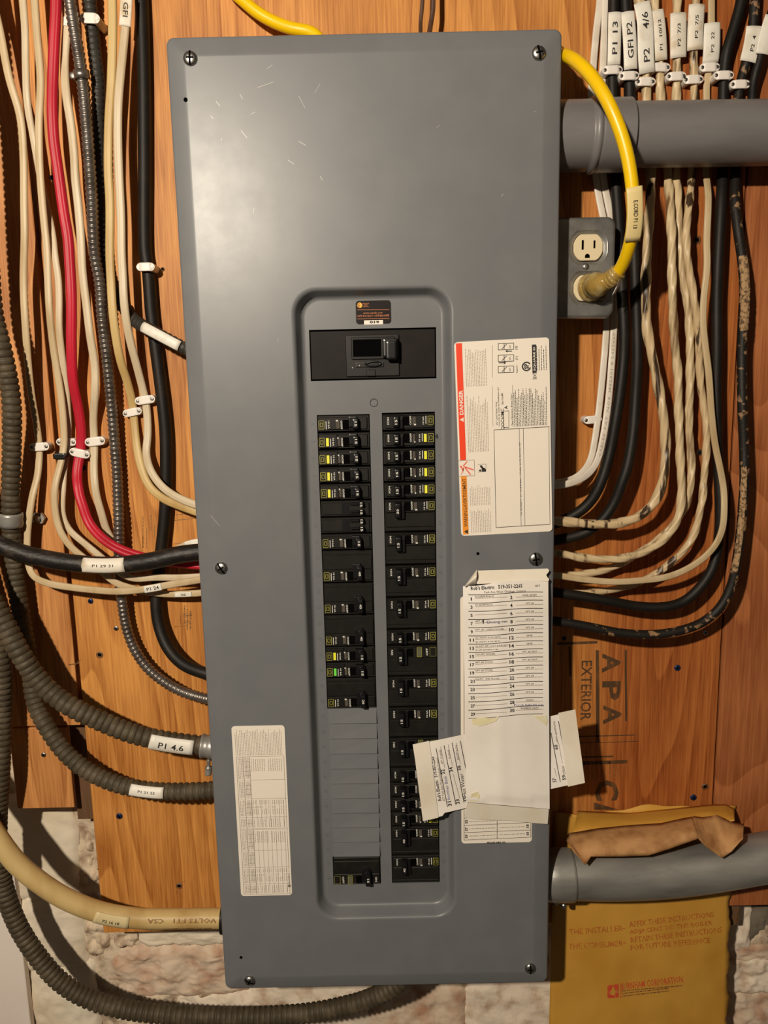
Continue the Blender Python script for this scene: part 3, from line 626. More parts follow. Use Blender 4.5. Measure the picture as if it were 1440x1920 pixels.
# specification table label, lower left
stb, (sx0, sx1, sv0, sv1) = sticker('specification_label', ((434,1362), (533,1359), (548,1677), (452,1681)), STICK, 'white label of tiny sideways table print at the lower left')
D = Decal(H_); D2 = Decal(H_); SX = lambda f: sx0+f*(sx1-sx0); SV = lambda f: sv0+f*(sv1-sv0)
for i in range(30): x = SX(.06+.90*i/30); D2.words((x, SV(.168)), (x, SV(.015+.03*random.Random(i).random())), .0005, 400+i, .0016)
for vb, vt in ((.595, .175), (.990, .60)):
    Ls = vb-vt
    for f in (.06, .19, .31, .96): D.seg((SX(f), SV(vt)), (SX(f), SV(vb)), .00035)
    for q in (0, .32, .58, .84, 1): D.seg((SX(.06), SV(vt+Ls*q)), (SX(.97), SV(vt+Ls*q)), .00035)
    for q in (.07, .14, .2, .26, .39, .45, .52, .65, .70, .78, .92): D.seg((SX(.19), SV(vt+Ls*q)), (SX(.31), SV(vt+Ls*q)), .0003)
    for j in range(15):
        x = SX(.34+.61*j/15)
        for q0, q1 in ((.60,.66), (.68,.71), (.72,.80), (.86,.98), (.03,.20)):
            if random.Random(j*7+int(q0*100)).random() < .82: D2.words((x, SV(vt+Ls*q1)), (x, SV(vt+Ls*q0)), .0006, j+int(q0*100), .0014)
        if j % 2 == 0: D.seg((SX(.31+.65*j/15), SV(vt+Ls*(.60 if vt < .5 else .02))), (SX(.31+.65*j/15), SV(vt+Ls*.98)), .00022)
    for j in range(4):
        for q0, q1 in ((.01,.30), (.34,.56), (.60,.82), (.86,.98)): D2.words((SX(.09+.028*j), SV(vt+Ls*q1)), (SX(.09+.028*j), SV(vt+Ls*q0)), .0006, 77+j, .0016); D2.words((SX(.22+.025*j), SV(vt+Ls*q1)), (SX(.22+.025*j), SV(vt+Ls*q0)), .0006, 87+j, .0014)
D.text('SQUARE D', SX(.955), SV(.90), .014, .0022, 90, .02); x = SX(.955); D.rect(x-.0018, SV(.935), x+.0016, SV(.950))
D.build('table_lines', INKG, stb); D2.build('small_type', INKL, stb)
# black safety sticker over the main breaker
H2 = FL+.0003
bst, (bx0, bx1, bv0, bv1) = sticker('safety_sticker', ((666.5,564), (733,563), (733.5,607), (668,608)), mat('sticker_black', (.012,.007,.006), rough=.5, spec=.15), 'small black sticker with an orange logo above the main breaker', FL, .0035)
D = Decal(H2)
D.ptext('www.esasafe.com', 699, 586.5, 36, 3.6); D.ptext('1-877-372-7233 / 1-877-ESA-SAFE', 699.5, 592, 60, 3.6)
D.pseg((670,581), (730,580.5), .8); D.pseg((670,598), (730,597), .7)
for i, t in enumerate(('Electrical', 'Safety', 'Authority')): D.ptext(t, 686, 569+3*i, 11 if i != 1 else 7, 2.4)
D.build('orange_lettering', mat('orange_print_small', (.62,.20,.07), rough=.5), bst)
x, v = uv(674.3, 572.5, FL); k = mpp(674, 572, FL); D = Decal(H2); D.mb.cyl(x, v, H2, H2+.0002, 5*k, 5*k, 20); D.build('sun_logo', mat('logo_orange', (.9,.42,.04), rough=.5), bst)
D = Decal(H2, lift=.0005)
for i in range(3): D.pseg((669,572+3*i-1), (674.5,569.2+3*i), .9)
D.build('logo_strokes', bst.data.materials[0], bst)
D = Decal(H2); D.rect(uv(682.5,601,FL)[0], uv(700,600.5,FL)[1], uv(718,601,FL)[0], uv(700,608.5,FL)[1]); D.build('white_field', STICK, bst)
D = Decal(H2, lift=.0005); D.ptext('019', 702, 604, 18, 5, 0, .05); D.build('stamped_code', INK, bst)
# printed directory label (mostly under the paper)
dlb, (dx0, dx1, dv0, dv1) = sticker('directory_label', ((862,1117), (1004,1117), (995,1575), (866,1585)), STICK, 'printed white circuit directory label mostly hidden by the taped sheets')
D = Decal(H_)
for i, (l, r_) in enumerate((('55', '56'), ('57', '58'), ('59', '60'))):
    D.ptext(l, 874.5, [1540.5, 1554.5, 1568][i], 7.5, 5.5, 90, .03)
    if i: D.ptext(r_, 989, [0, 1549, 1563][i], 7.5, 5.5, 90, .03)
    for a, b in (((880, [1540.5, 1554, 1567.5][i]), (929, [1538.5, 1552, 1565.5][i])), ((936, [1538, 1551.5, 1565][i]), (984, [1536, 1549.5, 1563][i]))): D.pwords(a, b, .7, i)
for a, b in (((870,1534), (996,1528)), ((870,1547.5), (996,1542)), ((870,1561), (995,1556)), ((870,1575), (995,1569.5)), ((870,1120), (870,1575)), ((932,1530), (932,1572)), ((995,1540), (995,1569))): D.pseg(a, b, .8)
D.ptext('40268-686-02', 930, 1579.5, 35, 4, 0, .03)
D.build('label_print', INK, dlb)

# ================================================================ BREAKERS (each a thing of its own)
def ordinal(n): return ['zeroth','first','second','third','fourth','fifth','sixth','seventh','eighth','ninth','tenth','eleventh','twelfth','thirteenth','fourteenth','fifteenth','sixteenth','seventeenth','eighteenth','nineteenth'][n]
def breaker(side, row, n, kind, amp, label, group):
    x0, x1 = (xL0, xL1) if side == 'L' else (xR0, xR1); wdt = x1-x0; top = v0+row*PIT; hgt = n*PIT
    def T(a, b):    # a across (0 at the toggle side), b down in rows
        return (x0+a*wdt, top+b*PIT) if side == 'R' else (x1-a*wdt, top+hgt-b*PIT)
    root = empty('circuit_breaker', Vector((x0+wdt/2, -FL, ZT-top-hgt))); tag(root, label, 'breaker', group)
    ang = 90 if side == 'R' else -90
    def B(mb, a0, a1, b0, b1, h0, h1, bev=.0004, taper=0, seg=1):
        p, q = T(a0, b0), T(a1, b1); mb.box(min(p[0], q[0]), max(p[0], q[0]), min(p[1], q[1]), max(p[1], q[1]), FL+h0, FL+h1, bev, seg, taper)
    mb = MB()
    if n == 1:
        B(mb, .012, .988, .05, .95, -.006, .0002, .0006); B(mb, .05, .965, .14, .86, -.001, .0022, .0007)
        if kind in ('yellow', 'green'): B(mb, .62, .975, .10, .90, -.001, .0034, .0007)
    else:
        B(mb, .012, .988, .05, n-.05, -.006, .0002, .0006); B(mb, .03, .975, .16, .80, -.001, .0022, .0007); B(mb, .03, .975, .83, n-.32, -.001, .0016, .0005); B(mb, .03, .975, n-.28, n-.10, -.001, .0010, .0004)
    B(mb, .012, .988, .055, .13, -.001, .0014, .0004)
    mb.build('body', BLK, root)
    hb = .0024; hb2 = .0036 if kind in ('yellow', 'green') else hb
    def dec(m, name, items, h=hb):
        D = Decal(FL+h)
        for it in items:
            if it[0] == 't': _, s, a, b, w_, h_ = it; x, v = T(a, b); D.text(s, x, v, w_*PIT, h_*wdt, ang, .02)
            elif it[0] == 'r': p, q = T(it[1], it[2]), T(it[3], it[4]); D.rect(min(p[0], q[0]), min(p[1], q[1]), max(p[0], q[0]), max(p[1], q[1]))
            elif it[0] == 'o':
                _, a, b, ha, hb_, lw = it; x, v = T(a, b); A_, C_ = ha*wdt, hb_*PIT
                for s1, s2, s3, s4 in ((-1,-1,1,-1), (1,-1,1,1), (1,1,-1,1), (-1,1,-1,-1)): D.seg((x+s1*A_, v+s2*C_), (x+s3*A_, v+s4*C_), lw*wdt)
        return D.build(name, m, root)
    if kind == 'tandem':
        for bb in (.33, .78):
            mb = MB(); p = []
            B(mb, .15, .24, bb-.14, bb+.14, .001, .0095, .0012, .0006, 2); B(mb, .24, .42, bb-.07, bb+.09, .001, .0050, .0006)
            mb.build('toggle', BLK2, root)
        dec(WHT, 'rating_text', [('t', amp, .20, .33, .25, .045), ('t', amp, .20, .78, .25, .045)], .0100)
        dec(BLK2, 'recess', [('r', .44, .14, .58, .84)], .0026)
        return root
    tb0, tb1 = (.14, .80) if n == 1 else (.16, 1.10)
    mb = MB(); B(mb, .235, .40, tb0+.12, (.90 if n == 1 else 1.20), .001, .0060, .0010, .0004, 2)
    B(mb, .20, .335, tb0, tb1, .001, .0115, .0014, .0012, 2); mb.build('toggle', BLK2, root)
    if n > 1 or kind in ('yellow', 'green'):
        pass
    dec(HOLE, 'toggle_slot', [('r', .395, .18, .515, .70)], .0025)
    bc = .43 if n == 1 else .42
    if kind == 'gfi':
        dec(WHT, 'rating_text', [('t', 'ON', .10, bc, .34, .042), ('t', 'OFF', .79, bc, .46, .04)], hb)
        dec(mat('test_button', (.12,.12,.08), rough=.35), 'test_button', [('r', .60, bc-.26, .68, bc+.26)], .003)
        dec(OLV, 'button_frame', [('o', .64, bc, .045, .30, .010), ('o', .91, bc, .06, .28, .006)], .0026)
    else:
        kA = .775 if hb2 == hb else .70
        dec(WHT, 'rating_text', [('t', 'O/OFF', .535, bc-.02, .50, .034)]+([('t', 'I/ON', .115, bc, .42, .034)] if side == 'R' else []), hb)
        dec(WHT, 'interrupt_text', [('t', '10 kA', kA, bc, .46, .030), ('r', kA+.045, bc-.26, kA+.058, bc+.20)], hb2)
        dec(OLV, 'square_logo', [('o', .915, bc, .050, .24, .010), ('o', .915, bc, .024, .11, .011)], hb2)
        dec(mat('test_window', (.10,.085,.07), rough=.2, spec=.8), 'indicator_window', [('r', .575, bc-.22, .635, bc+.24)], hb)
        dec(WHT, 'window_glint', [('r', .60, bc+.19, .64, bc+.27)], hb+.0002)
        if kind in ('yellow', 'green'): dec(YEL if kind == 'yellow' else GRN, 'colour_mark', [('r', .785, bc-.23, .835, bc+.24)], hb2)
    dec(WHT, 'amp_number', [('t', amp, .262, bc+(.04 if n == 1 else .24), .28, .044)], .0119)
    return root
LEFT = [(1,'plain','15')]+[(1,'yellow','15')]*4+[(1,'tandem','15')]*2+[(1,'plain','15')]+[(2,'double','40')]*3+[(1,'yellow','15'), (1,'green','15'), (2,'double','20')]
RIGHT = [(1,'plain','15')]+[(1,'yellow','15')]*4+[(2,'double','30')]+[(2,'double','15')]*3+[(1,'plain','15'), (2,'gfi','15')]+[(2,'double','15')]*2+[(2,'gfi','15')]+[(1,'plain','15')]*3+[(1,'yellow','15'), (2,'double','40'), (2,'double','40')]
DESC = {'plain': 'black single breaker with white numerals', 'yellow': 'black single breaker with a yellow mark', 'green': 'black single breaker with a green mark', 'tandem': 'black tandem breaker with two small toggles', 'double': 'black double breaker with one wide toggle', 'gfi': 'black double breaker with a test button'}
for side, L_ in (('L', LEFT), ('R', RIGHT)):
    row = 0
    for i, (n, kd, amp) in enumerate(L_):
        if side == 'L' and i == 14: break
        col = 'left' if side == 'L' else 'right'
        breaker(side, row, n, kd, amp, f'{DESC[kd]}, {ordinal(i+1) if i < 19 else "last"} from the top in the {col} column', f'breakers in the {col} column'); row += n
# the lone double breaker at the foot of the left column
breaker('L', 28, 2, 'gfi', '15', 'black double breaker alone below the blank filler plates in the left column', 'breakers in the left column')
# main breaker
mbr = empty('main_breaker', Vector(((mx0+mx1)/2, -FL, ZT-mv1))); tag(mbr, 'wide black main breaker at the top of the recess', 'breaker')
mxf = lambda f: mx0+f*(mx1-mx0); mvf = lambda f: mv0+f*(mv1-mv0)
mb = MB(); mb.box(mxf(.008), mxf(.992), mvf(.03), mvf(.975), FL-.006, FL+.0005, .0006); mb.build('body', mat('main_breaker_black', (.013,.0095,.009), (.009,.0075,.007), scale=30, rough=.5, spec=.15), mbr)
mb = MB(); mb.box(mxf(.285), mxf(.705), mvf(.12), mvf(.93), FL-.001, FL+.0030, .0006); mb.box(mxf(.33), mxf(.675), mvf(.17), mvf(.60), FL+.002, FL+.0048, .0008); mb.build('centre_block', BLK, mbr)
mb = MB(); mb.quad(*wl(R4(mxf(.343), mxf(.565), mvf(.21), mvf(.545)), FL+.0052)); mb.build('toggle_slot', HOLE, mbr)
mb = MB(); mb.box(mxf(.575), mxf(.70), mvf(.20), mvf(.59), FL+.003, FL+.014, .0018, 2, .0012); mb.box(mxf(.60), mxf(.69), mvf(.25), mvf(.63), FL+.010, FL+.0165, .0018, 2, .001); mb.build('toggle', BLK2, mbr)
mb = MB(); b = .0008; A = [(mxf(.50)+(.0095)*math.cos(t*.314), mvf(.69)+.0036*math.sin(t*.314)) for t in range(20)]; B_ = [(mxf(.50)+(.0065)*math.cos(t*.314), mvf(.69)+.0016*math.sin(t*.314)) for t in range(20)]
loops(mb, [wl(A, FL+.003), wl(A, FL+.0048), wl(B_, FL+.0052), wl(B_, FL+.003)]); mb.build('padlock_loop', BLK2, mbr, True)
mb = MB(); mb.box(mxf(.44), mxf(.515), mvf(.80), mvf(.93), FL+.002, FL+.0042, .0006); mb.box(mxf(.36), mxf(.585), mvf(.655), mvf(.76), FL+.002, FL+.0036, .001, 2); mb.build('latch_plate', BLK, mbr)
mb = MB()
for f, g in ((.335,.755), (.39,.715)): mb.cyl(mxf(f), mvf(g), FL+.003, FL+.0038, .0009, .0007, 10)
mb.build('rivets', STEEL, mbr)

# ================================================================ CABLES, left of the panel
XB = .005          # left side of the box
XR = PW-.005       # right side of the box
def cable(name, pts, w_, m, label, cat='cable', group=None, **k):
    t = Tube(pts, w_, **k); t.obj(name, m); tag(t.o, label, cat, group); return t
G1 = 'house cables running down left of the panel'
L0 = cable('house_cable', [(-15,-10,.03), (0,58), (17,146), (38,219,.028), (44,292), (45,379), (46,440), (44,527,.025), (48,615), (58,732,.018), (70,805,.010), (74,842,.007), (70,895,.012), (62,925,.018), (56,960,.022), (51,1011), (52,1050,.024), (61,1079,.03), (87,1093,.036), (131,1101,.038), (175,1106,.040), (219,1109,.042), (262,1106,.043), (321,1096,.044), (382,1086,.045), (420,1080,.045)], 13.5, CREAM, 'cream flat cable nearest the left edge, ending in a tag reading P1 24', group=G1, shape='flat', xmax=XB, h=.028)
L1 = cable('house_cable', [(42,-10,.026), (47,58), (48,117), (51,190), (60,248,.020), (66,277,.018), (79,350,.016), (98,437,.022), (103,480,.026), (109,520), (111,557), (111,615), (117,673,.022), (124,732,.014), (128,790,.009), (128,828,.0065), (124,858,.009), (120,880,.014), (118,915,.020), (116,945,.022), (118,970,.022), (130,994,.022), (155,1016,.024), (187,1042,.030), (215,1066,.034), (245,1084,.035), (290,1083,.035), (340,1083,.035), (420,1078,.035)], 13, CREAM2, 'cream flat cable, second from the left edge at the top', group=G1, shape='flat', xmax=XB, h=.026)
L2 = cable('house_cable', [(64,-10,.030), (70,73), (76,146), (73,233,.032), (75,321), (82,408,.030), (88,470), (90,527), (93,586), (101,659,.025), (113,732,.020), (119,790,.018), (120,834,.0175), (113,872,.022), (104,907,.028), (102,930,.030), (103,953), (111,991,.031), (128,1020), (152,1042,.030), (185,1066), (215,1092,.030), (240,1101,.028), (290,1112,.026), (340,1114,.028), (420,1108,.030)], 13.5, CREAM, 'cream flat cable left of the red cable, crossing over its neighbour', group=G1, shape='flat', xmax=XB, h=.03)
RD = cable('red_cable', [(105,-10,.030), (102,73), (99,146), (98,204,.032), (101,262), (109,321), (121,408), (127,440), (131,498), (134,557), (134,644,.028), (137,717,.020), (146,761,.014), (152,805,.010), (152,838,.008), (147,866,.010), (144,890,.014), (146,910), (149,930,.018), (155,947,.02), (166,979,.022), (187,1005,.028), (216,1026,.034), (248,1039,.034), (290,1050,.034), (340,1056,.034), (420,1062,.034)], 19.5, REDC, 'bright red flat cable running down left of the panel', shape='flat', flat=.55, xmax=XB, h=.03, lobe=-.20, lob=1.05)
L4 = cable('house_cable', [(120,-10,.022), (126,38), (124,70), (121,117), (124,175,.026), (133,233), (139,292), (141,335), (146,379), (151,437), (155,513,.025), (162,571), (169,630), (178,688,.020), (178,732), (175,790,.010), (177,828,.007), (176,877,.010), (178,910,.014), (181,930), (190,962,.015), (201,997,.008), (216,1022,.0055), (235,1040,.007), (262,1050,.018), (285,1049,.026), (310,1042,.029), (335,1029,.031), (355,1020,.033), (378,1016,.034), (410,1012,.034)], 15, CREAM2, 'cream flat cable between the red cable and the steel flex', group=G1, shape='flat', xmax=XB, h=.02)
BXT = cable('steel_flex_conduit', [(130,-10,.040), (140,58), (152,131,.038), (160,204), (166,277), (172,365,.036), (178,480,.030), (187,527,.026), (192,600), (201,673,.022), (208,746,.018), (214,819,.015), (220,892,.013), (221,930,.014), (222,953,.017), (223,1026,.021), (223,1084,.020), (228,1122,.018), (236,1172,.017), (251,1215,.020), (277,1253,.026), (315,1283,.032), (350,1300,.038), (395,1312,.045), (430,1318,.045)], 20, BX, 'shiny scalloped steel flexible conduit snaking into the panel', 'conduit', xmax=XB, h=.03, step=.0006, nseg=18, prof=rib(.0058, .21, 'bx'))
B2 = cable('black_flex_conduit', [(167,-10,.018), (171,30,.014), (176,87,.016), (184,160,.018), (184,219), (185,292), (186,379,.018), (190,470,.016), (200,520,.012), (220,558,.012), (240,588,.014), (262,608,.030), (280,618,.040), (306,632,.044), (350,655,.045), (400,676,.045)], 24, CORR2, 'charcoal flexible conduit beside the steel flex, with a white tag', 'conduit', xmax=XB, h=.018, step=.0010, nseg=18, prof=rib(.0068, .055))
L5 = cable('house_cable', [(210,-10,.030), (211,58), (209,146,.030), (204,233), (203,321), (206,379), (206,480,.032), (208,527,.034), (213,600,.034), (225,673,.026), (239,717,.016), (248,755,.009), (251,784,.007), (256,834,.012), (265,877,.018), (280,912,.022), (306,935,.026), (335,948,.03), (375,962,.034), (410,972,.034)], 16, YCRM, 'yellowed flat cable right of the steel flex', group=G1, shape='flat', xmax=XB, h=.03)
L6 = cable('house_cable', [(238,-10,.030), (236,40), (230,102), (222,190,.034), (221,248), (223,321), (227,408), (228,480,.034), (230,513), (233,571,.034), (242,630,.028), (257,688,.016), (269,735,.008), (275,765,.007), (277,819,.010), (274,848,.014), (280,877,.022), (297,905,.028), (315,922,.032), (344,938,.036), (372,948,.038), (410,957,.038)], 15.5, CREAM2, 'pale cream flat cable tagged GFI at its top', group=G1, shape='flat', xmax=XB, h=.03)
L7 = cable('black_cable', [(265,-10,.0082), (270,146), (271,292), (273,480,.0080), (277,498,.0080), (284,586,.0082), (295,673,.0085), (306,761,.009), (311,819), (311,920,.010), (309,967), (303,1026), (296,1084), (293,1128,.014), (298,1172,.018), (315,1215,.026), (344,1246,.036), (391,1264,.045), (425,1270,.045)], 24, BLKC, 'thick black cable running down beside the left of the panel', xmax=XB, h=.012, ref=(275,500))
SEU = cable('service_cable', [(-40,1004,.055), (0,1022,.056), (29,1033), (73,1045), (131,1055), (190,1060,.056), (240,1058), (292,1050), (335,1040,.054), (380,1035,.052), (425,1034,.05)], 33, SEUC, 'very thick worn black cable crossing in front of the others into the panel', xmax=XB, h=.056, ref=(150,1055))
G2 = 'corrugated conduits left of the panel'
C1 = cable('corrugated_conduit', [(-50,80,.055), (-34,250,.055), (-26,400), (-20,500), (-12,590), (4,655), (18,725,.048), (22,760), (22,850,.040), (20,940,.034), (22,1010,.030), (26,1055,.024), (33,1113,.022), (42,1172), (51,1215), (58,1260,.022), (62,1300,.024), (69,1328,.028), (83,1355,.034), (103,1387,.038), (131,1420,.042), (169,1448,.045), (219,1470,.047), (281,1482), (344,1484), (405,1481), (440,1480)], 32, CORR, 'grey corrugated conduit held by the strap at the left edge', 'conduit', G2, xmax=XB, h=.04, ref=(120,1400), step=.0011, prof=rib(.0078, .065))
C2 = cable('corrugated_conduit', [(-60,1000,.075), (-38,1080,.075), (-8,1138,.074), (14,1180), (36,1222), (62,1262,.070), (95,1298), (135,1326), (187,1351,.064), (250,1376,.058), (310,1389,.052), (362,1396,.049), (400,1400,.048), (440,1402,.048)], 37, CORR, 'fat grey corrugated conduit tagged P1 4.6', 'conduit', G2, xmax=XB, h=.06, ref=(250,1375), step=.0012, prof=rib(.0083, .062))
C3 = cable('corrugated_conduit', [(-22,1150,.030), (0,1240,.034), (3,1340), (0,1440,.038), (-5,1540,.028), (-3,1610,.030), (4,1650,.025), (15,1690,.025), (36,1740), (68,1790), (110,1838), (156,1868,.026), (219,1889,.028), (281,1899,.030), (344,1904), (420,1906,.032), (500,1905), (580,1899,.034), (640,1888,.036), (695,1872,.042), (745,1845,.050), (775,1815,.050)], 34, CORR, 'grey corrugated conduit looping down below the panel', 'conduit', G2, h=.03, ref=(156,1868), step=.0011, prof=rib(.0076, .065))
BIG = cable('feeder_cable', [(-60,1490,.055), (-25,1540,.058), (0,1578,.062), (31,1618,.064), (78,1657), (125,1686,.062), (187,1710,.058), (250,1721,.054), (312,1723,.051), (370,1722,.050), (440,1722,.050)], 37, YCRM, 'thick cream feeder cable printed FT1 CSA entering the panel low on the left', xmax=XB, h=.06, ref=(250,1720))
# tags on the left cables
label_on(L4, 126, 42, 16, 13, None, 1, TAGW, flag=.3, k=1.0)
label_on(L6, 237, 18, 56, 22, 'GFI', 1, TAG, flag=.25, k=1.0, tl=.45, th=.42)
label_on(B2, 306, 631, 76, 21, None, 1, TAGW, k=1.06)
label_on(L4, 366, 1017, 34, 15, None, 1, TAGW, flag=.2)
label_on(SEU, 198, 1060, 76, 30, 'P1 29 31', 1, TAG, k=1.02, tl=.5, th=.16, rag=1, ym=3)
label_on(L0, 286, 1103, 33, 13, 'P1 24', 1, TAGW, flag=.2, k=1.0, tl=.7, th=.5)
label_on(L2, 346, 1114, 32, 9, '26', 1, TAGW, flag=.2, k=1.0, tl=.3, th=.5)
label_on(C2, 323, 1391, 80, 33, 'P1 4.6', 1, TAGW, k=1.03, tl=.58, th=.34)
label_on(C1, 280, 1477, 62, 22, 'P1 21 23', 1, TAGW, k=1.03, tl=.5, th=.2, ym=5)
o = label_on(BIG, 211, 1714, 62, 26, 'P2 16 18', 1, mat('tape_clear', (.68,.55,.30), rough=.2), k=1.0, tl=.48, th=.22)
D = Decal(fn=lambda x, y: BIG.surf(BIG.s_at(345,1720)+x, -y, .0009, 1)); k_ = mpp(300, 1720, .06)
D.text('VOLTS FT1   CSA', 0, -9*k_, 130*k_, 8*k_, 180); D.text('600 3C AWG NMWU', 10*k_, 7*k_, 90*k_, 4*k_, 180); D.build('printed_text', STAMPF, BIG.o)
D = Decal(fn=lambda x, y: L0.surf(L0.s_at(55,745)+x, -y, .0007, 1)); D.words((-40*k_, -3*k_), (60*k_, -3*k_), .0009, 3, .003); D.build('printed_text', STAMPF, L0.o)
BRN = mat('cord_brown', (.07,.030,.016), (.11,.05,.02), scale=60, rough=.4)
for pts_, w_, lb in (([(793,-15,.030), (791,20), (788,45), (789,70,.035), (790,100,.04)], 7.5, 'thin brown lamp cord above the panel top, left of its twin'), ([(812,-15,.030), (812,20), (808,42), (804,70,.035), (803,100,.04)], 9, 'thin brown lamp cord above the panel top, right of its twin')):
    t = Tube(pts_, w_, h=.03, shape='flat', flat=.6); k0 = [i for i, q in enumerate(t.Q) if q.z < ZT-.0035]; 
    if k0: t = Tube([q for q in t.Q[:k0[0]:3]]+[t.Q[k0[0]]], r=t.r, shape='flat', flat=.6, sm=0)
    o = t.obj('lamp_cord', BRN); tag(o, lb, 'cord')
# connectors at the box
t = Tube([at(378,1398.5,.048), at(412,1401,.048)], r=.0150, step=.002, sm=0, rfun=lambda s: 1.0 if s < .004 or s > .010 else .93); cn = t.obj('conduit_connector', GALV, C2.o); cn['label'] = 'grey metal connector'
x, v = uv(391, 1432, .048); mb = MB(); x += 0
t = Tube([at(391,1424,.05), at(391,1440,.05), at(390.5,1452,.05)], r=.0022, step=.001, sm=0, rfun=lambda s: 1.0 if s < .0095 else 1.9); t.obj('clamp_screw', GALV, cn)
t = Tube([at(417,1722,.050), at(450,1722,.050)], r=.0190, step=.0015, sm=0, rfun=lambda s: 1.0 if (s//.003) % 2 == 0 else .93); t.Q; o = Tube([at(416,1722,.050), Vector((XB-.0002, -.050, at(430,1722,.05).z))], r=.0180, step=.0012, sm=0, rfun=lambda s: 1.06 if s < .0035 or s > .010 else .95).obj('cable_connector', BLK, BIG.o); o['label'] = 'black threaded connector'
# ================================================================ clips
def clip(px, py, ang, label, hold, wp=38, hp=15, top=.012, nails=(1, 1), grp='white nail-on cable clips', nm=STEEL):
    """saddle clip: strap plus nails; hold = cable height it bridges"""
    k = mpp(px, py, top); x, v = uv(px, py, top); a = math.radians(ang); c, s = math.cos(a), math.sin(a); w2 = wp/2*k; h2 = hp/2*k
    root = empty('cable_clip', Vector((x, 0, ZT-v))); tag(root, label, 'clip', grp)
    fn = lambda lx, ly, h: Vector((x+lx*c-ly*s, -h, ZT-v+lx*s+ly*c))
    mb = MB(); n = 20; R_ = []
    for i in range(n+1):
        lx = -w2+2*w2*i/n; t = abs(lx)/w2; e = (w2-abs(lx))/h2; hw = h2*math.sqrt(max(.08, 1-(1-min(1, e*1.05))**2))
        up_ = max(0, 1-(t/.62)**4)**.5 if t < .62 else 0
        hi = (top-.0014)+(.0014)*up_; lo = (hi-.0016) if t < .50 else 0.0
        if (lx < 0 and not nails[0] and t > .98) or (lx > 0 and not nails[1] and t > .98): pass
        R_.append([fn(lx, -hw, lo), fn(lx, -hw*.93, hi-.0003), fn(lx, -hw*.7, hi), fn(lx, hw*.7, hi), fn(lx, hw*.93, hi-.0003), fn(lx, hw, lo)])
    for i in range(n):
        mb.add(R_[i]+R_[i+1], [[j, (j+1) % 6, 6+(j+1) % 6, 6+j] for j in range(6)])
    mb.add(R_[0], [[5,4,3,2,1,0]]); mb.add(R_[-1], [[0,1,2,3,4,5]]); mb.build('strap', CLIP, root)
    for q, on in ((-1, nails[0]), (1, nails[1])):
        if on:
            P = fn(q*w2*.73, 0, 0); m2 = MB(); m2.cyl(P.x, ZT-P.z, top-.003, top-.0008, 3.6*k, 3.2*k, 14, dome=.0004); m2.build('nail', nm, root, True)
    return root
NDK = mat('nail_dark', (.22,.20,.18), rough=.4, metal=.9)
clip(167, 33, -3, 'white clip over the charcoal flexible conduit near the top left', 0, 38, 19, .027, nm=CLIP)
clip(272, 500, 0, 'white clip over the thick black cable left of the panel', 0, 34, 16, .0225, nails=(0, 1), nm=CLIP)
clip(271, 750, 7, 'upper white clip of the pair, on the pale cream cable', 0, 38, 16, .0125, nm=NDK)
clip(247, 773, 10, 'lower white clip of the pair, on the yellowed cable', 0, 36, 15, .0125, nm=NDK)
clip(72, 838, 2, 'leftmost white clip, on the cream cable nearest the left edge', 0, 38, 16, .0125, nm=NDK)
clip(123, 829, -2, 'white clip beside the black tie, half under the cream cables', 0, 37, 15, .0115, nm=NDK)
clip(148, 850, -14, 'white clip across the red cable', 0, 38, 16, .0150, nm=NDK)
clip(177, 828, 5, 'white clip across the cream cable right of the red one', 0, 38, 17, .0125, nm=NDK)
R_CL = ((1149,130,1,'first black cable from the left, tagged P1 13'), (1180,141,1,'black cable tagged GFI P2'), (1211,152,-1,'cable under the long tag P2 4/6'), (1239,125,-2,'cable right of the long tag'), (1269,142,1,'middle cream cable tagged by a creased flag'), (1301,148,1,'cream cable under the highest crumpled tag'), (1332,125,1,'twin cream cable tagged P2 22'), (1358,140,0,'bare black cable without a tag'), (1389,157,0,'rightmost clipped black cable'))
RT = [.0205, .0205, .0175, .0155, .0155, .0155, .0125, .0195, .0185]
for (px, py, a, t), tp in zip(R_CL, RT): clip(px, py, a, 'white clip on the '+t, 0, 38, 16, tp, nm=NDK)
clip(1112, 787, 4, 'single white clip on the printed white cables below the outlet', 0, 34, 15, .017, nails=(1, 0), nm=NDK)
# black tie on the bundle
mb = MB(); x, v = uv(114, 855, .02); mb.box(x-.0075, x+.0065, v-.0035, v+.0035, .012, .0255, .0015, 2); mb.box(x-.0095, x-.005, v-.005, v+.005, .0, .016, .001); o = mb.build('cable_tie', BLK2); tag(o, 'black plastic tie round the bundle of cream cables', 'cable tie')
# strap clamp on the left corrugated conduit
cl = empty('conduit_clamp', at(30, 975, 0)); tag(cl, 'galvanised steel strap clamp around the left corrugated conduit', 'clamp')
s0 = C1.s_at(20, 974); V = []; Fc = []; n = 28; hw = 13.5*mpp(20, 975, .04)
for lay in (1, 0):
    for i, (q, bulge) in enumerate(((-1, .0), (-.55, .0007), (0, 0), (.55, .0007), (1, .0))):
        P, T_, N_ = C1.fr(s0+q*hw); Bd = N_.cross(T_)
        for j in range(n+1):
            th = math.radians(-118+236*j/n); rr_ = C1.r*1.05+.0012+lay*.0011+bulge; V.append(P+Bd*math.sin(th)*rr_+N_*math.cos(th)*rr_)
q_ = 5*(n+1)
for i in range(4):
    for j in range(n): a = i*(n+1)+j; Fc += [[a, a+1, a+n+2, a+n+1], [q_+a, q_+a+n+1, q_+a+n+2, q_+a+1]]
for j in range(n): Fc += [[j, q_+j, q_+j+1, j+1], [4*(n+1)+j, 4*(n+1)+j+1, q_+4*(n+1)+j+1, q_+4*(n+1)+j]]
mobj('strap', V, Fc, GALV, cl, True)
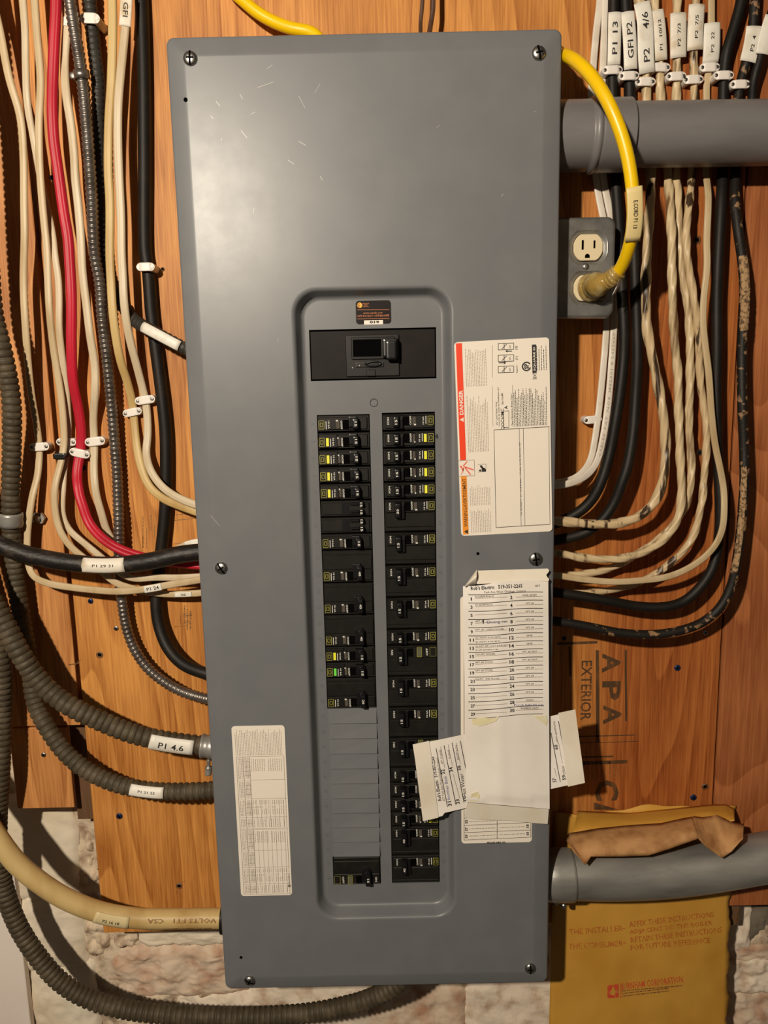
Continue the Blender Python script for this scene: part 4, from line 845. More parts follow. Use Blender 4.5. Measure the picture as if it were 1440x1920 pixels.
x, v = uv(72, 972, .006); mb = MB(); mb.box(x-.024, x+.004, v-.0065, v+.0065, .0003, .0018, .0004); mb.build('foot_plate', GALV, cl)
mb = MB(); mb.cyl(x, v, .0018, .0060, .0078, .0074, 6); mb.build('washer_nut', GALV, cl); mb = MB(); mb.cyl(x-.001, v, .006, .0105, .0045, .0042, 14, dome=.001); mb.build('bolt', STEEL, cl, True)
t = Tube([at(150,142,.05)+Vector((0,0,0)), at(150,142,.0)], r=.003, step=.001, sm=0)
cs = empty('flex_strap', at(150, 142, 0)); tag(cs, 'small steel strap holding the steel flex near the top', 'clamp')
s0 = BXT.s_at(153, 141); V = []; Fc = []; hw = 8*mpp(150, 140, .03); n = 20
for lay in (1, 0):
    for q in (-1, 1):
        P, T_, N_ = BXT.fr(s0+q*hw); Bd = N_.cross(T_)
        for j in range(n+1): th = math.radians(-110+220*j/n); rr_ = BXT.r*1.10+.0006+lay*.0008; V.append(P+Bd*math.sin(th)*rr_+N_*math.cos(th)*rr_)
q_ = 2*(n+1)
for j in range(n): Fc += [[j, j+1, n+2+j, n+1+j], [q_+j, q_+n+1+j, q_+n+2+j, q_+j+1], [j, q_+j, q_+j+1, j+1], [n+1+j, n+2+j, q_+n+2+j, q_+n+1+j]]
mobj('strap', V, Fc, BX, cs, True); x, v = uv(137, 142, .03); mb = MB(); mb.cyl(x, v, 0, .028, .0030, .0030, 12); mb.cyl(x, v, .028, .0315, .0046, .004, 14, dome=.001); mb.build('nail', NDK, cs, True)

def lerp0(a, b, t): return a+(b-a)*t
# ================================================================ RIGHT SIDE: PVC pipe, outlet, cables
G3 = 'house cables running down right of the panel'
def rc(name, pts, w_, m, label, grp=G3, **k): return cable(name, pts, w_, m, label, 'cable', grp, xmin=XR, h=.02, **k)
RA = rc('printed_cable', [(1126,-10,.0045), (1118,60), (1112,130), (1108,180), (1111,260), (1117,330,.005), (1124,375), (1135,430), (1139,480), (1139,560,.006), (1137,615,.010), (1132,680,.014), (1124,760,.014), (1116,820,.018), (1108,860,.024), (1094,884,.032), (1073,899,.038), (1040,905,.042), (1000,905,.042)], 13, WCAB, 'white flat cable, left one of the pair beside the outlet', 'white flat cables beside the outlet', shape='flat', flat=.4)
RB = rc('printed_cable', [(1137,-10,.006), (1134,50), (1131,120), (1128,180), (1128,260), (1131,330,.006), (1140,380), (1150,430), (1153,500), (1153,560,.006), (1151,615,.012), (1147,680,.016), (1140,760,.016), (1131,820,.020), (1121,862,.028), (1108,884,.036), (1090,898,.044), (1062,908,.050), (1000,912,.052)], 13.5, WCAB, 'white flat cable printed PAT NOS, right one of the pair beside the outlet', 'white flat cables beside the outlet', shape='flat', flat=.4)
D = Decal(fn=lambda x, y: RB.surf(RB.s_at(1140,745)-x, -y, .0006, -1)); k_ = mpp(1140, 740, .02); D.text('CABLES  PAT  NOS  J882301 8 2411669', 0, 0, 235*k_, 5*k_, 0, 0); D.build('printed_text', INKL, RB.o)
R1 = rc('black_cable', [(1151,-10,.012), (1149,100), (1148,135,.0100), (1149,190), (1152,250), (1154,330), (1160,420,.016), (1166,540,.03), (1170,620,.035), (1169,670), (1163,730,.038), (1154,790,.04), (1143,850), (1132,890,.045), (1120,920), (1103,945,.042), (1078,965,.040), (1040,982,.038), (1000,990,.038)], 20, BLKC, 'black cable tagged P1 13, first in the row above the grey pipe', 'black cables right of the panel')
R2 = rc('black_cable', [(1172,-10,.012), (1178,80), (1180,141,.0100), (1181,190), (1185,300), (1188,400,.02), (1190,500,.029), (1194,600,.031), (1195,680,.034), (1192,740), (1186,820,.040), (1175,880,.045), (1166,905), (1153,940,.042), (1131,973,.040), (1100,998,.038), (1064,1009,.036), (1030,1014,.036), (1000,1014,.036)], 20, BLKC, 'black cable tagged GFI P2', 'black cables right of the panel')
tw = dict(shape='twist')
R3 = rc('house_cable', [(1197,-10,.012), (1206,40), (1208,110), (1211,152,.0085), (1214,220,.009), (1219,300,.011), (1220,340,.02), (1219,380,.03), (1216,420,.036), (1213,480), (1211,527,.04), (1213,615,.045), (1221,659), (1233,717), (1245,790,.05), (1248,848), (1244,895,.055), (1237,922), (1220,950), (1195,970), (1160,981,.055), (1122,983), (1078,980), (1040,976), (1000,974)], 19, SCUF, 'cream twisted cable with black scuffs, tagged P2 4/6', twist=50, **tw)
R4c = rc('house_cable', [(1226,-10,.012), (1234,60), (1237,125,.0078), (1239,195,.008), (1246,260,.010), (1252,320,.012), (1256,380,.03), (1259,440,.040), (1260,527,.044), (1262,586), (1265,644,.04), (1271,702), (1272,761), (1274,819,.042), (1276,877,.044), (1278,915), (1276,950,.046), (1266,985), (1245,1010), (1210,1034,.048), (1165,1047,.05), (1115,1048), (1075,1043,.052), (1040,1036), (1000,1032)], 16.5, SCUF2, 'cream twisted cable, the second in from the long P2 4/6 tag', twist=60, **tw)
R5c = rc('house_cable', [(1270,-10,.012), (1269,60), (1269,142,.0078), (1268,195,.008), (1267,310,.010), (1271,380,.022), (1275,480,.028), (1281,527), (1291,586,.028), (1294,673,.030), (1293,746), (1291,790,.030), (1295,848), (1296,892,.034), (1291,930), (1280,958,.030), (1262,985,.028), (1235,1012,.026), (1200,1035,.024), (1160,1058,.024), (1130,1070,.026), (1100,1076,.03), (1075,1078), (1040,1080,.034), (1000,1080)], 16, SCUF2, 'cream twisted cable, middle of the row above the grey pipe', twist=60, **tw)
R6c = rc('house_cable', [(1306,-10,.012), (1302,50), (1301,148,.0078), (1302,195,.008), (1299,270), (1298,315,.011), (1294,365,.026), (1288,420,.036), (1287,470,.040), (1293,510,.038), (1301,560), (1309,615,.034), (1311,673,.030), (1314,726,.026), (1320,761), (1325,819,.028), (1322,877,.030), (1319,905), (1318,930,.034), (1312,960,.038), (1304,995), (1284,1030,.038), (1252,1060,.034), (1222,1080,.030), (1180,1098,.026), (1140,1107,.026), (1100,1112,.03), (1060,1112), (1000,1112)], 15, SCUF, 'cream twisted cable with dark streaks, bending low beneath the others', twist=64, **tw)
R7c = rc('house_cable', [(1334,-10,.012), (1334,50), (1333,100), (1330,128,.0062), (1325,155,.007), (1325,195), (1324,260), (1323,315,.011), (1328,365,.032), (1327,408,.042), (1325,450), (1326,498,.046), (1320,557,.048), (1318,600), (1322,644), (1329,702,.05), (1334,775), (1341,834), (1350,877), (1357,918), (1358,955,.055), (1355,990), (1344,1018), (1323,1043), (1290,1066), (1250,1082), (1205,1088,.056), (1150,1091), (1107,1088), (1058,1081), (1000,1072)], 12.5, CREAM, 'smooth cream twin cable sweeping over the other cables into the panel', shape='flat', flat=.55)
R8 = rc('black_cable', [(1392,-10,.014), (1379,44), (1362,102), (1358,140,.0098), (1356,190,.010), (1355,255), (1355,315,.012), (1352,380,.026), (1347,480,.032), (1344,560), (1344,650,.034), (1343,730), (1344,800), (1347,880,.032), (1350,950,.034), (1348,1010), (1336,1065,.038), (1312,1102,.04), (1282,1128), (1247,1138,.042), (1195,1137), (1137,1126,.046), (1058,1113), (1000,1106)], 19, BLKC, 'black cable without a tag, curving under the cream cables', 'black cables right of the panel')
R9 = rc('black_cable', [(1416,-10,.016), (1411,58), (1405,95), (1396,130), (1388,157,.0095), (1383,190,.010), (1380,255), (1379,320,.012), (1378,380,.028), (1385,440,.036), (1391,480), (1396,540,.04), (1394,600), (1391,660), (1392,760,.045), (1395,840), (1396,900,.048), (1393,950), (1388,1005), (1381,1055,.05), (1371,1100), (1351,1138), (1319,1166), (1273,1183,.054), (1222,1190), (1165,1187), (1107,1176,.054), (1058,1167), (1000,1160)], 17.5, PLAS, 'outermost black cable crusted with tan plaster, curving lowest into the panel', 'black cables right of the panel')
for (a_, b_, q_) in ((478, 622, 1.08), (870, 1075, 1.03)):
    s0 = R9.s_at(1392, a_); s1_ = R9.s_at(1392 if b_ < 800 else 1380, b_); V = []; Fc = []; nn = 60
    for i in range(nn+1):
        P, T_, N_ = R9.fr(lerp0(s0, s1_, i/nn)); Bd = N_.cross(T_)
        for j in range(13):
            th = math.radians((-75 if b_ < 800 else -10)+(150 if b_ < 800 else 85)*j/12); e_ = min(1, min(i, nn-i)/4)*min(1, min(j, 12-j)/2)
            rr_ = R9.r*(.96+(q_-.93+.10*fb(i*.11, j*.2, 3.5))*e_); V.append(P+Bd*math.sin(th)*rr_*(-1)+N_*math.cos(th)*rr_)
    for i in range(nn):
        for j in range(12): q = i*13+j; Fc.append([q, q+1, q+14, q+13])
    o = mobj('plaster_crust', V, Fc, mat('crust_tan', (.42,.26,.13), (.10,.06,.03), scale=260, thr=(.48,.62), rough=.9, bump=.8, bscale=500), R9.o, True); o['label'] = 'tan plaster crust'
t = Tube([(1462,-20,.022), (1444,32), (1430,78,.020), (1424,113), (1414,146,.018), (1410,190,.011), (1414,235,.009), (1432,258,.009), (1480,262,.010)], 17, h=.02); R10 = t; t.obj('black_cable', BLKC); tag(t.o, 'black cable at the upper right corner turning behind the grey pipe', 'cable', 'black cables right of the panel')
# tags above the pipe (read bottom to top)
label_on(R1, 1149, 76, 90, 25, 'P1 13', -1, TAGW, flag=.35, k=1, tl=.62, th=.40)
label_on(R2, 1177, 78, 100, 26, 'GFI P2', -1, TAGW, flag=.35, k=1, tl=.62, th=.42)
label_on(R3, 1207, 73, 122, 31, 'P2     4/6', -1, TAGW, flag=.25, k=1.2, tl=.70, th=.38)
label_on(R4c, 1238, 68, 86, 24, 'P1  10/12', -1, TAG, flag=.4, k=1.2, tl=.6, th=.24)
label_on(R5c, 1269, 70, 76, 31, 'P2  7/3', -1, TAG, flag=.3, k=1.2, tl=.5, th=.20)
label_on(R6c, 1303, 52, 78, 31, 'P2  7/5', -1, TAG, flag=.35, k=1.2, tl=.5, th=.20)
label_on(R7c, 1334, 82, 68, 32, 'P2  22', -1, TAGW, flag=.2, k=1.2, tl=.5, th=.18)
label_on(R9, 1405, 84, 62, 33, 'P2  4', -1, TAGW, flag=.2, k=1.1, tl=.45, th=.2)
label_on(R10, 1430, 70, 66, 26, None, -1, TAGW, flag=.2, k=1.1)
# grey PVC pipe
yz = at(1200, 253, .05); k_ = mpp(1200, 253, .05); r_ = 57*k_; z2 = at(1440, 249, .05)
hx = at(1107, 253, .05).x; hx2 = at(1176, 253, .05).x
pp = [Vector((XR, -.05, yz.z)), Vector((hx, -.05, yz.z)), Vector((yz.x, -.05, yz.z)), Vector((z2.x, -.05, z2.z)), Vector((z2.x+.40, -.05, z2.z+.003))]
t = Tube(pp, r=r_, step=.004, nseg=48, sm=0); pvc = t.obj('grey_pipe', PVC); tag(pvc, 'grey plastic conduit pipe crossing in front of the cables at the upper right', 'pipe')
def hub(s): 
    d_ = hx-XR
    if s < d_-.004: return 1.09
    if s < d_+.006: return 1.09+.085*math.sin(math.pi*(s-(d_-.004))/.010)
    return 1.125
t = Tube([Vector((XR, -.05, yz.z)), Vector((hx, -.05, yz.z)), Vector((hx2, -.05, yz.z))], r=r_, step=.001, nseg=48, sm=0, rfun=hub); o = t.obj('coupling', PVC, pvc)
# outlet box
out = empty('electrical_outlet', Vector((.44, 0, at(1100, 597, .05).z))); tag(out, 'galvanised outlet box with two ivory receptacles beside the panel', 'outlet')
PHh = .055; ox0 = PW+.0005; ox1 = uv(1154, 500, PHh)[0]; ov0 = uv(1100, 406, PHh)[1]; ov1 = uv(1100, 597, PHh)[1]
mb = MB(); mb.box(ox0+.001, uv(1122, 500, .05)[0], ov0+.006, ov1-.006, .0003, PHh-.006, .002, 2); mb.build('box', PLATE, out)
c_a = uv(1103, 464, PHh); c_b = uv(1103, 540, PHh); rr_ = 30*mpp(1100, 500, PHh)
rl = lambda c, r: [(c[0]+max(-r*.97, min(r*.97, r*math.cos(i*2*math.pi/48))), c[1]+max(-r*.84, min(r*.84, r*math.sin(i*2*math.pi/48)))) for i in range(48)]
mb = MB(); mb.bm(fill(rrect(ox0+.004, ox1-.004, ov0+.004, ov1-.004, .008), [rl(c_a, rr_*1.24), rl(c_b, rr_*1.24)], PHh)); mb.build('plate_face', PLATE, out)
mb = MB(); O2 = lambda i, h: wl(rrect(ox0+i, ox1-i, ov0+i, ov1-i, .010-i*.5), h); loops(mb, [O2(0, PHh-.0075), O2(0, PHh-.0045), O2(.0008, PHh-.0025), O2(.0025, PHh-.0004), O2(.004, PHh)])
for c in (c_a, c_b): loops(mb, [wl(rl(c, rr_*1.24), PHh), wl(rl(c, rr_*1.19), PHh-.0004), wl(rl(c, rr_*1.06), PHh-.0028), wl(rl(c, rr_*.97), PHh-.0032)])
mb.build('plate_rim', PLATE, out, True)
for c in (c_a, c_b):
    rc_ = empty('x'); bpy.data.objects.remove(rc_)
    mb = MB(); P = rl(c, rr_*.93); loops(mb, [wl(P, PHh-.004), wl(P, PHh+.0004), wl(rl(c, rr_*.89), PHh+.0009)]); mb.add(wl(rl(c, rr_*.89), PHh+.0009), [list(range(48))[::-1]]); rec = mb.build('receptacle', IVORY, out)
    k = rr_/30; D = Decal(PHh+.001); D.rect(c[0]-13*k, c[1]-13*k, c[0]-9*k, c[1]+4*k); D.rect(c[0]+9*k, c[1]-12*k, c[0]+12.5*k, c[1]+2*k)
    D.mb.add(wl([(c[0]-2*k+4.5*k*math.cos(a), c[1]+(16-(4.5*math.sin(a) if math.sin(a) > 0 else -0))*k) for a in [i*.314 for i in range(11)]]+[(c[0]-6.5*k, c[1]+19*k), (c[0]+2.5*k, c[1]+19*k)], PHh+.0013), [list(range(13))])
    D.build('slots', HOLE, rec)
x, v = uv(1098.5, 500, PHh); k = mpp(1098, 500, PHh); mb = MB(); mb.cyl(x, v, PHh, PHh+.001, 6*k, 5.5*k, 16, dome=.0008); mb.build('plate_screw', STEEL, out, True)
# yellow extension cord with a clear plug
zt = ZT+.012; yp = [(425,-30,.02), (455,0,.022), (480,22,.024), (515,42,.026), (548,54,.030), (590,62,.034)]
cp = [(1056,103,.078), (1078,113,.106), (1102,134,.124), (1125,165,.138), (1148,208,.146), (1168,260,.148), (1181,315,.148), (1187,370,.146), (1187,420,.140), (1180,462,.128), (1166,500,.108), (1157,513,.100)]
hid = [Vector((.16, -.040, ZT+.0105)), Vector((.25, -.045, ZT+.0105)), Vector((.34, -.048, ZT+.0095)), Vector((PW-.003, -.052, ZT+.008))]
cord = Tube(yp+hid+[Vector((PW+.009, -.062, ZT-.010))]+cp, r=12.2*mpp(1140,200,.12), h=.1, sm=6)
cord.obj('extension_cord', YCORD); tag(cord.o, 'yellow extension cord draped over the panel top and plugged into the outlet', 'cord')
label_on(cord, 1186, 401, 80, 26, 'E.CORD P1 13', 1, mat('cord_tag', (.76,.60,.28), rough=.5), flag=.25, k=1.0, tl=.5, th=.28)
pa = at(1160, 508, .103); pb_ = at(1138, 527, .090); pc = at(1118, 534, .078); pd = Vector((c_b[0], -(PHh+.001), ZT-c_b[1]))
t = Tube([pa, at(1150,519,.098), pb_, at(1128,531,.084)], r=.0085, step=.001, sm=1, rfun=lambda s: 1.0+.10*math.sin(s*2*math.pi/.004)-.0*s); bo = t.obj('strain_relief', CLEAR, cord.o); bo['label'] = 'clear ribbed strain relief'
t = Tube([pb_, pc, Vector((pd.x+.004, pd.y-.010, pd.z)), pd], r=.0135, step=.001, sm=2, nseg=28, rfun=lambda s: .62+.38*min(1, s/.012)+(.12 if s > .030 else 0)); pl = t.obj('plug_body', CLEAR, cord.o); pl['label'] = 'clear amber moulded plug'
mb = MB(); mb.box(pd.x-.008, pd.x-.0055, ZT-pd.z-.004, ZT-pd.z+.003, PHh+.002, PHh+.020, .0003); mb.box(pd.x+.0045, pd.x+.006, ZT-pd.z-.004, ZT-pd.z+.003, PHh+.002, PHh+.020, .0003); mb.build('blade', BRASS, cord.o)
t = Tube([pb_, pc, Vector((pd.x+.004, pd.y-.010, pd.z)), Vector((pd.x, pd.y-.003, pd.z))], r=.0060, step=.001, sm=2); t.obj('plug_core', mat('amber_core', (.26,.13,.03), (.55,.38,.12), scale=160, rough=.3), cord.o)
x, v = uv(1160, 527, .095); V = []; Fc = []
for i in range(9):
    for j in range(4): a = i/8; V.append(at(1172-4*a-2*j-14*a*a, 492+a*58+j*1.2, .100-.014*a+.002*j))
for i in range(8):
    for j in range(3): q = i*4+j; Fc.append([q, q+1, q+5, q+4])
o = mobj('warning_flag', V, Fc, mat('flag_white', (.82,.80,.76), rough=.4), cord.o, True); md = o.modifiers.new('s', 'SOLIDIFY'); md.thickness = .0004

# lower galvanised pipe
HP = .052
pts = [Vector((XR, -HP, at(1072,1640,HP).z)), at(1072,1640,HP), at(1130,1641,HP), at(1190,1640,HP), at(1250,1636,HP), at(1310,1629,HP), at(1370,1619,HP), at(1440,1607,HP), at(1500,1598,HP), at(1500,1598,HP)+Vector((.3,0,.03))]
r2 = 44.5*mpp(1100, 1640, HP); t = Tube(pts, r=r2, step=.003, nseg=48, sm=4); gp = t.obj('metal_pipe', GALV); tag(gp, 'galvanised steel pipe entering the panel at the lower right', 'pipe')
cx = at(1072,1640,HP).x; Lc = cx-XR
t = Tube([Vector((XR, -HP, pts[0].z)), Vector((cx, -HP, pts[0].z))], r=r2, step=.001, nseg=48, sm=0, rfun=lambda s: .90+.17*math.sin(min(1, s/(Lc*.55))*math.pi/2) if s < Lc-.002 else 1.05); co = t.obj('pipe_connector', GALV, gp); co['label'] = 'rounded die-cast connector collar'
for px, py in ((1057,1694), (1041,1688)):
    P = at(px, py, HP); t = Tube([P+Vector((0,0,.006)), P+Vector((0,0,-.001)), P+Vector((0,0,-.0045))], r=.0028, step=.0005, sm=0, rfun=lambda s: 1.0 if s < .0062 else 1.45); t.obj('connector_screw', STEEL, co)

# ================================================================ envelope behind the pipe
ev = empty('manila_envelope', at(1200, 1900, .01)); tag(ev, 'yellow manila envelope of boiler instructions tucked behind the metal pipe', 'envelope')
def envf(a, b):     # a across 0..1, b down 0..1
    L_ = (1040+(1027-1040)*b, 1525+(2010-1525)*b); R_ = (1380+(1363-1380)*b**.4, 1508+(2010-1508)*b)
    px = L_[0]+(R_[0]-L_[0])*a; py = L_[1]+(R_[1]-L_[1])*a
    hh = .004+.010*math.sin(math.pi*min(1, max(0, a)))**.7*(.5+.5*b)+.0025*fb(a*.5, b*.5, 6)+(.010*max(0, b-.78)/.22*max(0, a-.55))
    return px, py, hh
V = []; Fc = []; nx, ny = 40, 50
for i in range(nx+1):
    for j in range(ny+1):
        px, py, hh = envf(i/nx, j/ny)
        if i == nx: px += 2.0*math.sin(j*.9)+1.5*math.sin(j*2.3)
        if j == 0: py += 6*math.sin(i*.22)-2*math.sin(i*.7)
        V.append(at(px, py, hh+.001))
for i in range(nx):
    for j in range(ny): q = i*(ny+1)+j; Fc.append([q, q+ny+1, q+ny+2, q+1][::-1])
o = mobj('envelope_front', V, Fc, ENV, ev, True); md = o.modifiers.new('s', 'SOLIDIFY'); md.thickness = .0012; md.offset = -1
def envpt(px, py, lift=.0016):
    b = (py-1515)/495; L_ = 1040-13*b; R_ = 1380-17*max(0, b)**.4; a = (px-L_)/(R_-L_); return at(px, py, envf(a, max(0, b))[2]+lift)
class PxDecal(Decal):
    def __init__(s, fn): s.h = 0; s.mb = MB(); s.fn = fn
D = PxDecal(lambda x, y: envpt(x, y))
for t_, cx_, cy_, w_, h_, an in (('THE INSTALLER', 1117, 1744, 101, 11, 4.5), ('AFFIX THESE INSTRUCTIONS', 1259, 1724, 160, 11, 7), ('ADJACENT TO THE BOILER', 1258, 1740, 156, 11, 6.5), ('THE CONSUMER', 1117, 1772, 102, 11, 3.5), ('RETAIN THESE INSTRUCTIONS', 1268, 1753, 172, 11, 6.5), ('FOR FUTURE REFERENCE', 1257, 1770, 150, 11, 5.5), ('-', 1170, 1741, 5, 2, 0), ('-', 1171, 1768, 5, 2, 0)): D.text(t_, cx_, cy_, w_, h_, an, .012)
D.build('instruction_lettering', ENVPR, ev)
D = PxDecal(lambda x, y: envpt(x, y))
D.text('BURNHAM CORPORATION', 1222, 1843, 116, 13, 7, .02)
for p in (((1139,1848), (1139,1872), (1160,1870), (1160,1845)),): D.mb.quad(*[envpt(*q) for q in p])
D.seg((1164,1846), (1164,1872), 1); D.build('red_lettering', ENVRD, ev)
D = PxDecal(lambda x, y: envpt(x, y, .0019)); D.mb.quad(*[envpt(x, y, .0020) for x, y in ((1149.5,1849), (1144,1860), (1146,1866), (1153,1866), (1155,1859))]); D.build('flame_logo', ENV, ev)
D = PxDecal(lambda x, y: envpt(x, y))
for i in range(3): D.words((1166, 1858+5*i), (1280-26*(i > 0), 1848+5*i), 2.2, i, 4)
D.build('address_print', STAMPF, ev)
# torn flap folded over the pipe
def ribbon(name, top, bot, h_top, h_bot, m, parent, bulge=.006, n=24, k=8, th=.0010, wob=.002):
    def ip(L_, t):
        t *= len(L_)-1; i = min(len(L_)-2, int(t)); f = t-i; return (L_[i][0]+(L_[i+1][0]-L_[i][0])*f, L_[i][1]+(L_[i+1][1]-L_[i][1])*f)
    V = []; Fc = []
    for i in range(n+1):
        t = i/n; a = ip(top, t); b = ip(bot, t)
        for j in range(k+1):
            u = j/k; hh = h_top+(h_bot-h_top)*u+bulge*math.sin(math.pi*u)+wob*fb(t*3, u, 2.5); V.append(at(a[0]+(b[0]-a[0])*u, a[1]+(b[1]-a[1])*u, hh))
    for i in range(n):
        for j in range(k): q = i*(k+1)+j; Fc.append([q, q+1, q+k+2, q+k+1])
    o = mobj(name, V, Fc, m, parent, True); md = o.modifiers.new('s', 'SOLIDIFY'); md.thickness = th; return o
ribbon('torn_flap', [(1060,1574), (1066,1562), (1120,1553), (1180,1547), (1240,1543), (1285,1533), (1298,1531)], [(1082,1603), (1098,1622), (1108,1606), (1170,1606), (1215,1604), (1255,1592), (1310,1572)], .050, .088, ENVIN, ev, .010)
ribbon('torn_flap', [(1299,1530), (1318,1532), (1345,1528), (1370,1540), (1395,1545)], [(1308,1570), (1325,1588), (1354,1609), (1372,1596), (1392,1572)], .048, .088, ENVIN, ev, .006)
ribbon('envelope_flap', [(1083,1520), (1180,1524), (1260,1516), (1335,1508), (1362,1508), (1377,1516)], [(1075,1562), (1180,1552), (1270,1546), (1330,1540), (1362,1542), (1377,1538)], .010, .050, ENV, ev, .006)

# ================================================================ PAPER SHEETS
def sheet(name, fn, nx, ny, m, parent=None, th=.0003):
    V = []; Fc = []
    for i in range(nx+1):
        for j in range(ny+1): V.append(fn(i/nx, j/ny))
    for i in range(nx):
        for j in range(ny): q = i*(ny+1)+j; Fc.append([q, q+1, q+ny+2, q+ny+1])
    o = mobj(name, V, Fc, m, parent, True); md = o.modifiers.new('s', 'SOLIDIFY'); md.thickness = th; md.offset = -1; es = o.modifiers.new('e', 'EDGE_SPLIT'); es.split_angle = .7; return o
# lower sheet, turned sideways under the upper one
def lerp(a, b, t): return a+(b-a)*t
Q2 = ((776,1397), (1079,1333), (1097,1470), (794,1538))
def s2h(a, b): return COV+.0032+.004*math.sin(math.pi*min(1, a/.35))*(a < .35)+(.006*max(0, a-.86)/.14)+.0014*math.sin(b*5+a*3)
def s2(a, b, lift=0):
    px = lerp(lerp(Q2[0][0], Q2[1][0], a), lerp(Q2[3][0], Q2[2][0], a), b); py = lerp(lerp(Q2[0][1], Q2[1][1], a), lerp(Q2[3][1], Q2[2][1], a), b)
    if a < .13: px += (-4 if b < .2 else 0)*(.2-b)
    return at(px, py, s2h(a, b)+lift)
sh2 = sheet('paper_sheet', lambda a, b: s2(a, lerp(-.0, .965 if a > .12 else 1.0, b)), 60, 24, PAPER); tag(sh2, 'sideways circuit list sheet numbered 31 to 60, under the upright sheet', 'paper', 'taped paper circuit lists')
def s2px(px, py, lift=.0006):    # inverse for print, affine enough
    e1 = Vector((Q2[1][0]-Q2[0][0], Q2[1][1]-Q2[0][1])); e2 = Vector((Q2[3][0]-Q2[0][0], Q2[3][1]-Q2[0][1])); d = Vector((px-Q2[0][0], py-Q2[0][1]))
    det = e1.x*e2.y-e1.y*e2.x; a = (d.x*e2.y-d.y*e2.x)/det; b = (e1.x*d.y-e1.y*d.x)/det; return at(px, py, s2h(a, b)+lift)
ribn = sheet('yellowed_tab', lambda a, b: s2(lerp(-.004, .098-.006*b, a), lerp(-.01, 1.01, b), .0012), 8, 16, TAPE, sh2)
sheet('folded_tab', lambda a, b: s2(lerp(.895, 1.0, a), lerp(-.02, .985, b), .0012), 8, 16, TAPE, sh2)
D = PxDecal(lambda x, y: s2px(x, y))
D.text("Rob's Electric   519-351-2265", 817.5, 1460, 84, 6.5, 99.5, .02)
D.text('31', 843, 1507, 9, 7, 99, .02); D.text('32', 830.5, 1447, 9, 7, 99, .02); D.text('33', 858, 1503, 9, 7, 99, .02); D.text('34', 845.5, 1443, 9, 7, 99, .02); D.text('36', 860.5, 1440, 9, 7, 99, .02); D.text('35', 872, 1499, 9, 7, 99, .02)
D.text('57', 1039.5, 1463, 8, 7, 97, .02); D.text('59', 1057.5, 1458, 9, 7, 97, .02); D.text('60', 1042.5, 1401, 9, 7, 97, .02)
for a, b in (((839,1513), (817.5,1403)), ((854.5,1508.5), (832.5,1397.5)), ((870,1505), (847.5,1392.5)), ((874.5,1448), (863,1389)), ((1050.5,1466), (1033,1374)), ((1066.5,1460), (1047,1352))): D.seg(a, b, 1.1, 6)
D.build('printed_text', INK, sh2)
D = PxDecal(lambda x, y: s2px(x, y))
D.text('877 Park Ave West Chatham Ontario', 825.5, 1461, 82, 4.5, 99.5)
for a, b in (((834,1440), (826,1400)), ((848,1436), (840,1396)), ((863,1433), (855,1393)), ((862,1497), (849,1450)), ((1043,1456), (1040,1440)), ((1046,1394), (1038,1356)), ((1060,1452), (1057,1436)), ((1054.5,1431), (1047,1392))): D.seg(a, b, .6, 4)
for t_, x, y, l in (('APT. WASHER', 827, 1419, 28), ('WASHER', 842, 1414, 18), ('RECEPTACLE', 857, 1411, 28), ('APT. #6 STOVE', 1042, 1372, 40), ('GARBAGE', 1056, 1445, 18)): D.text(t_, x, y, l, 3.4, 98)
D.build('small_print', INKG, sh2)
D = PxDecal(lambda x, y: s2px(x, y)); D.text('Another Bath', 838, 1478, 46, 5.5, 99, -.005); D.build('blue_handwriting', BLUE, sh2)
D = PxDecal(lambda x, y: s2px(x, y)); D.text('Hot Water', 868, 1472, 44, 6.5, 99, .0); D.build('handwriting', INK, sh2)
# upper sheet
def s1h(px, py): return COV+.0100+.0030*math.sin((px-868)/160*math.pi)-.006*max(0, (1140-py)/80)+.0012*math.sin(py*.03)-(.0015 if py > 1500 else 0)+.0012*math.exp(-((px-935-.02*(py-1300))/14)**2)
def s1(a, b):
    L_ = (868+6*b, 1099+(1504-1099)*b); R_ = (1028+2.5*b, 1084+(1517-1084)*b); px = lerp(L_[0], R_[0], a); py = lerp(L_[1], R_[1], a)
    return px, py
def s1px(px, py, lift=.0007): return at(px, py, s1h(px, py)+lift)
def f1(a, b):
    px, py = s1(a, b); 
    if b == 0: py += 1.5*math.sin(a*9)
    return at(px, py, s1h(px, py))
sh1 = sheet('paper_sheet', f1, 32, 60, PAPER); tag(sh1, 'upright circuit list sheet numbered 1 to 30 taped on the panel cover', 'paper', 'taped paper circuit lists')
sheet('yellowed_tab', lambda a, b: at(lerp(894, 1027, a)+(3*math.sin(b*9) if a > .9 else 0), lerp(1070-4*a, 1095-5*a, b), COV+.0045+.004*b), 14, 6, TAPE, sh1)
sheet('curled_corner', lambda a, b: at(lerp(lerp(871, 894, a), lerp(873, 893, a), b), lerp(lerp(1099, 1068, a), lerp(1101, 1095, a), b), COV+.0065+.007*math.sin(math.pi*b)), 8, 8, TAPE, sh1)
sheet('bottom_fold', lambda a, b: at(lerp(lerp(876, 1029, a), lerp(870, 1027, a), b), lerp(lerp(1505, 1517, a), lerp(1533+2*math.sin(a*8), 1545, a), b), COV+.0062-.003*b), 20, 6, TAPE, sh1)
D = PxDecal(lambda x, y: s1px(x, y, .0008)); 
